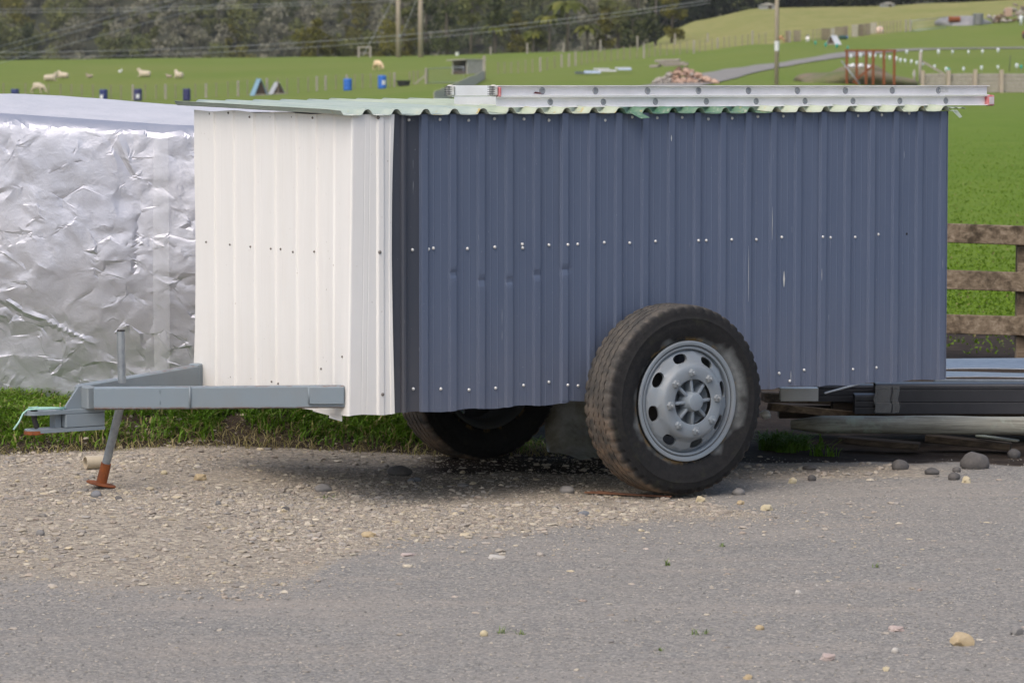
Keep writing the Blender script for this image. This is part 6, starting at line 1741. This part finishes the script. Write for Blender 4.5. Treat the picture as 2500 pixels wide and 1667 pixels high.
def tree_fern(px, py, ptop, h, L, label):
    x, y = at(px, py, 338)[:2]; p = np.array([x, y, gz(x, y)]); r_ = np.random.default_rng(int(px))
    t = thing('tree_fern', label, 'tree fern', p, 0, 'tree ferns behind the ridge fence')
    MB().tube([(0, 0, -.3), (.1, 0, h * .5), (0, 0, h)], [.16, .13, .15], 10).build('trunk', M_bark, t, True)
    for k in range(15):
        a = 6.283 * k / 15 + r_.random() * .3; up = .55 + .5 * r_.random(); V_ = []; n = 12; ll = L * (.8 + .4 * r_.random())
        for i in range(n + 1):
            q = i / n; rr = ll * q * (1 - .12 * q); z = h + ll * (up * q - 1.05 * q * q)
            wd = .24 * L * math.sin(math.pi * min(1, .12 + .88 * q)) ** .8 * (.55 + .45 * (i % 2)) + .01
            c = np.array([rr * math.cos(a), rr * math.sin(a), z]); sd = np.array([-math.sin(a), math.cos(a), -.15])
            V_ += [c - sd * wd - np.array([0, 0, wd * .35]), c, c + np.array([-math.sin(a), math.cos(a), .15]) * wd - np.array([0, 0, wd * .35])]
        F_ = [f for i in range(n) for f in ((3 * i, 3 * i + 1, 3 * i + 4, 3 * i + 3), (3 * i + 1, 3 * i + 2, 3 * i + 5, 3 * i + 4))]
        obj('frond', np_mesh('frond', np.array(V_), np.array(F_), False, {'tone': np.full(len(V_), .25 + .7 * r_.random())}), M_frond, t)
tree_fern(1340, 132, 0, 3.4, 1.9, 'olive tree fern with dark trunk, left of the tallest fern')
tree_fern(1384, 130, 0, 4.6, 2.6, 'tallest yellow-green tree fern on the ridge')
tree_fern(1432, 128, 0, 2.2, 1.9, 'low tree fern with drooping fronds right of the tallest')
tree_fern(1208, 134, 0, 2.6, 1.6, 'small tree fern under the dark umbrella tree')
tree_fern(1300, 132, 0, 1.9, 1.5, 'short tree fern right of the dark umbrella tree')

# forest on the far hillside: one mass
hx = np.linspace(-330, 260, 60); hy = np.linspace(505, 640, 40)
def hill_z(x, y): return 2.0 + .50 * np.maximum(0, y - 528) ** 1.0 * (1 - .15 * ss(x, -60, 60)) + 5 * (fbm(x * .02, y * .02, 3, 151) - .5) - 6 * ss(x, 20, 90)
HX, HY = np.meshgrid(hx, hy); HZ = hill_z(HX, HY)
i_ = (np.arange(39)[:, None] * 60 + np.arange(59)[None]).ravel()
o = obj('hills', np_mesh('hills', np.stack([HX, HY, HZ], -1).reshape(-1, 3), np.stack([i_, i_ + 1, i_ + 61, i_ + 60], -1), True), plain('forest_floor', (.03, .035, .018), (.05, .05, .03), .1, .95)); tag(o, kind='structure')
def mass(name, spots, templates, label, mats):
    Vs = [[] for _ in mats]; Ts = [[] for _ in mats]
    for (x, y, z, s, k, mi, rz) in spots:
        V_, T_ = templates[k]; c, s2 = math.cos(rz), math.sin(rz)
        W_ = np.stack([V_[:, 0] * c - V_[:, 1] * s2, V_[:, 0] * s2 + V_[:, 1] * c, V_[:, 2]], -1) * s + np.array([x, y, z])
        Vs[mi].append(W_); Ts[mi].append(np.clip(T_ * .7 + .3 * random.random(), 0, 1))
    Va = np.concatenate([v for L in Vs for v in L]); Ta = np.concatenate([v for L in Ts for v in L])
    me = np_mesh(name, Va, np.arange(len(Va)).reshape(-1, 4), False, {'tone': Ta})
    idx = np.concatenate([np.full(sum(len(v) for v in L) // 4, k) for k, L in enumerate(Vs)])
    for m_ in mats: me.materials.append(m_)
    me.polygons.foreach_set('material_index', idx.astype(np.int32))
    return tag(obj(name, me), label, kind='stuff')
tmpl = []
for k in range(8):
    r_ = np.random.default_rng(500 + k)
    h = (5.5, 7, 6.2, 5, 8, 6.5, 4.5, 7.5)[k]; w = (2.2, 1.9, 2.6, 2.4, 1.6, 2.1, 2.3, 1.5)[k]
    V_, F_, T_ = leaf_cloud(r_, crown_blobs(r_, h * .15, h, w, 13, 1 if k in (4, 7) else 0), 56, .215); tmpl.append((V_, T_))
spots = []
yy = 530.0
while yy < 573:
    step = 3.6
    for x in np.arange(-132, 66, step):
        xx = x + random.uniform(-1.6, 1.6); y2 = yy + random.uniform(-1.6, 1.6)
        g = float(fbm(np.array(xx * .05), np.array(y2 * .06), 3, 160)) + random.uniform(-.14, .14) + .05 * (xx > -55)
        mi = 0 if g < .40 else (1 if g < .52 else (2 if g < .72 else 3))
        spots.append((xx, y2, float(hill_z(np.array(xx), np.array(y2))) - .3, random.uniform(.7, 1.25), random.randrange(8), mi, random.random() * 6.28))
    yy += 4.2
mass('forest', spots, tmpl, 'mixed native forest covering the far hillside', [LEAF['dark'], LEAF['mid'], LEAF['grey'], LEAF['yellow']])
spots = []
for k in range(120):
    px = random.uniform(1530, 2800); d_ = random.uniform(424, 470); x = (px - CX) / FPX * d_
    spots.append((x, d_, gz(x, d_) - .5, random.uniform(.9, 1.5), random.choice((0, 1, 4, 5, 7)), 0 if random.random() < .85 else 1, random.random() * 6.28))
mass('shelter_belt', spots, tmpl, 'dark belt of trees along the top of the dry hill', [LEAF['conifer'], LEAF['dark']])

# ------------------------------------------------------------------ thin haze over the valley
hz = MB().box((0, 270, 33), (2100, 820, 84)).mesh('haze')
hm = bpy.data.materials.new('valley_air'); hm.use_nodes = True
nt = hm.node_tree; nt.nodes.remove(nt.nodes['Principled BSDF'])
pv = nt.nodes.new('ShaderNodeVolumePrincipled'); pv.inputs['Density'].default_value = .0001; pv.inputs['Color'].default_value = (.92, .94, 1.0, 1)
nt.links.new(pv.outputs[0], nt.nodes['Material Output'].inputs['Volume'])
ho = obj('haze', hz, hm); tag(ho, kind='stuff')
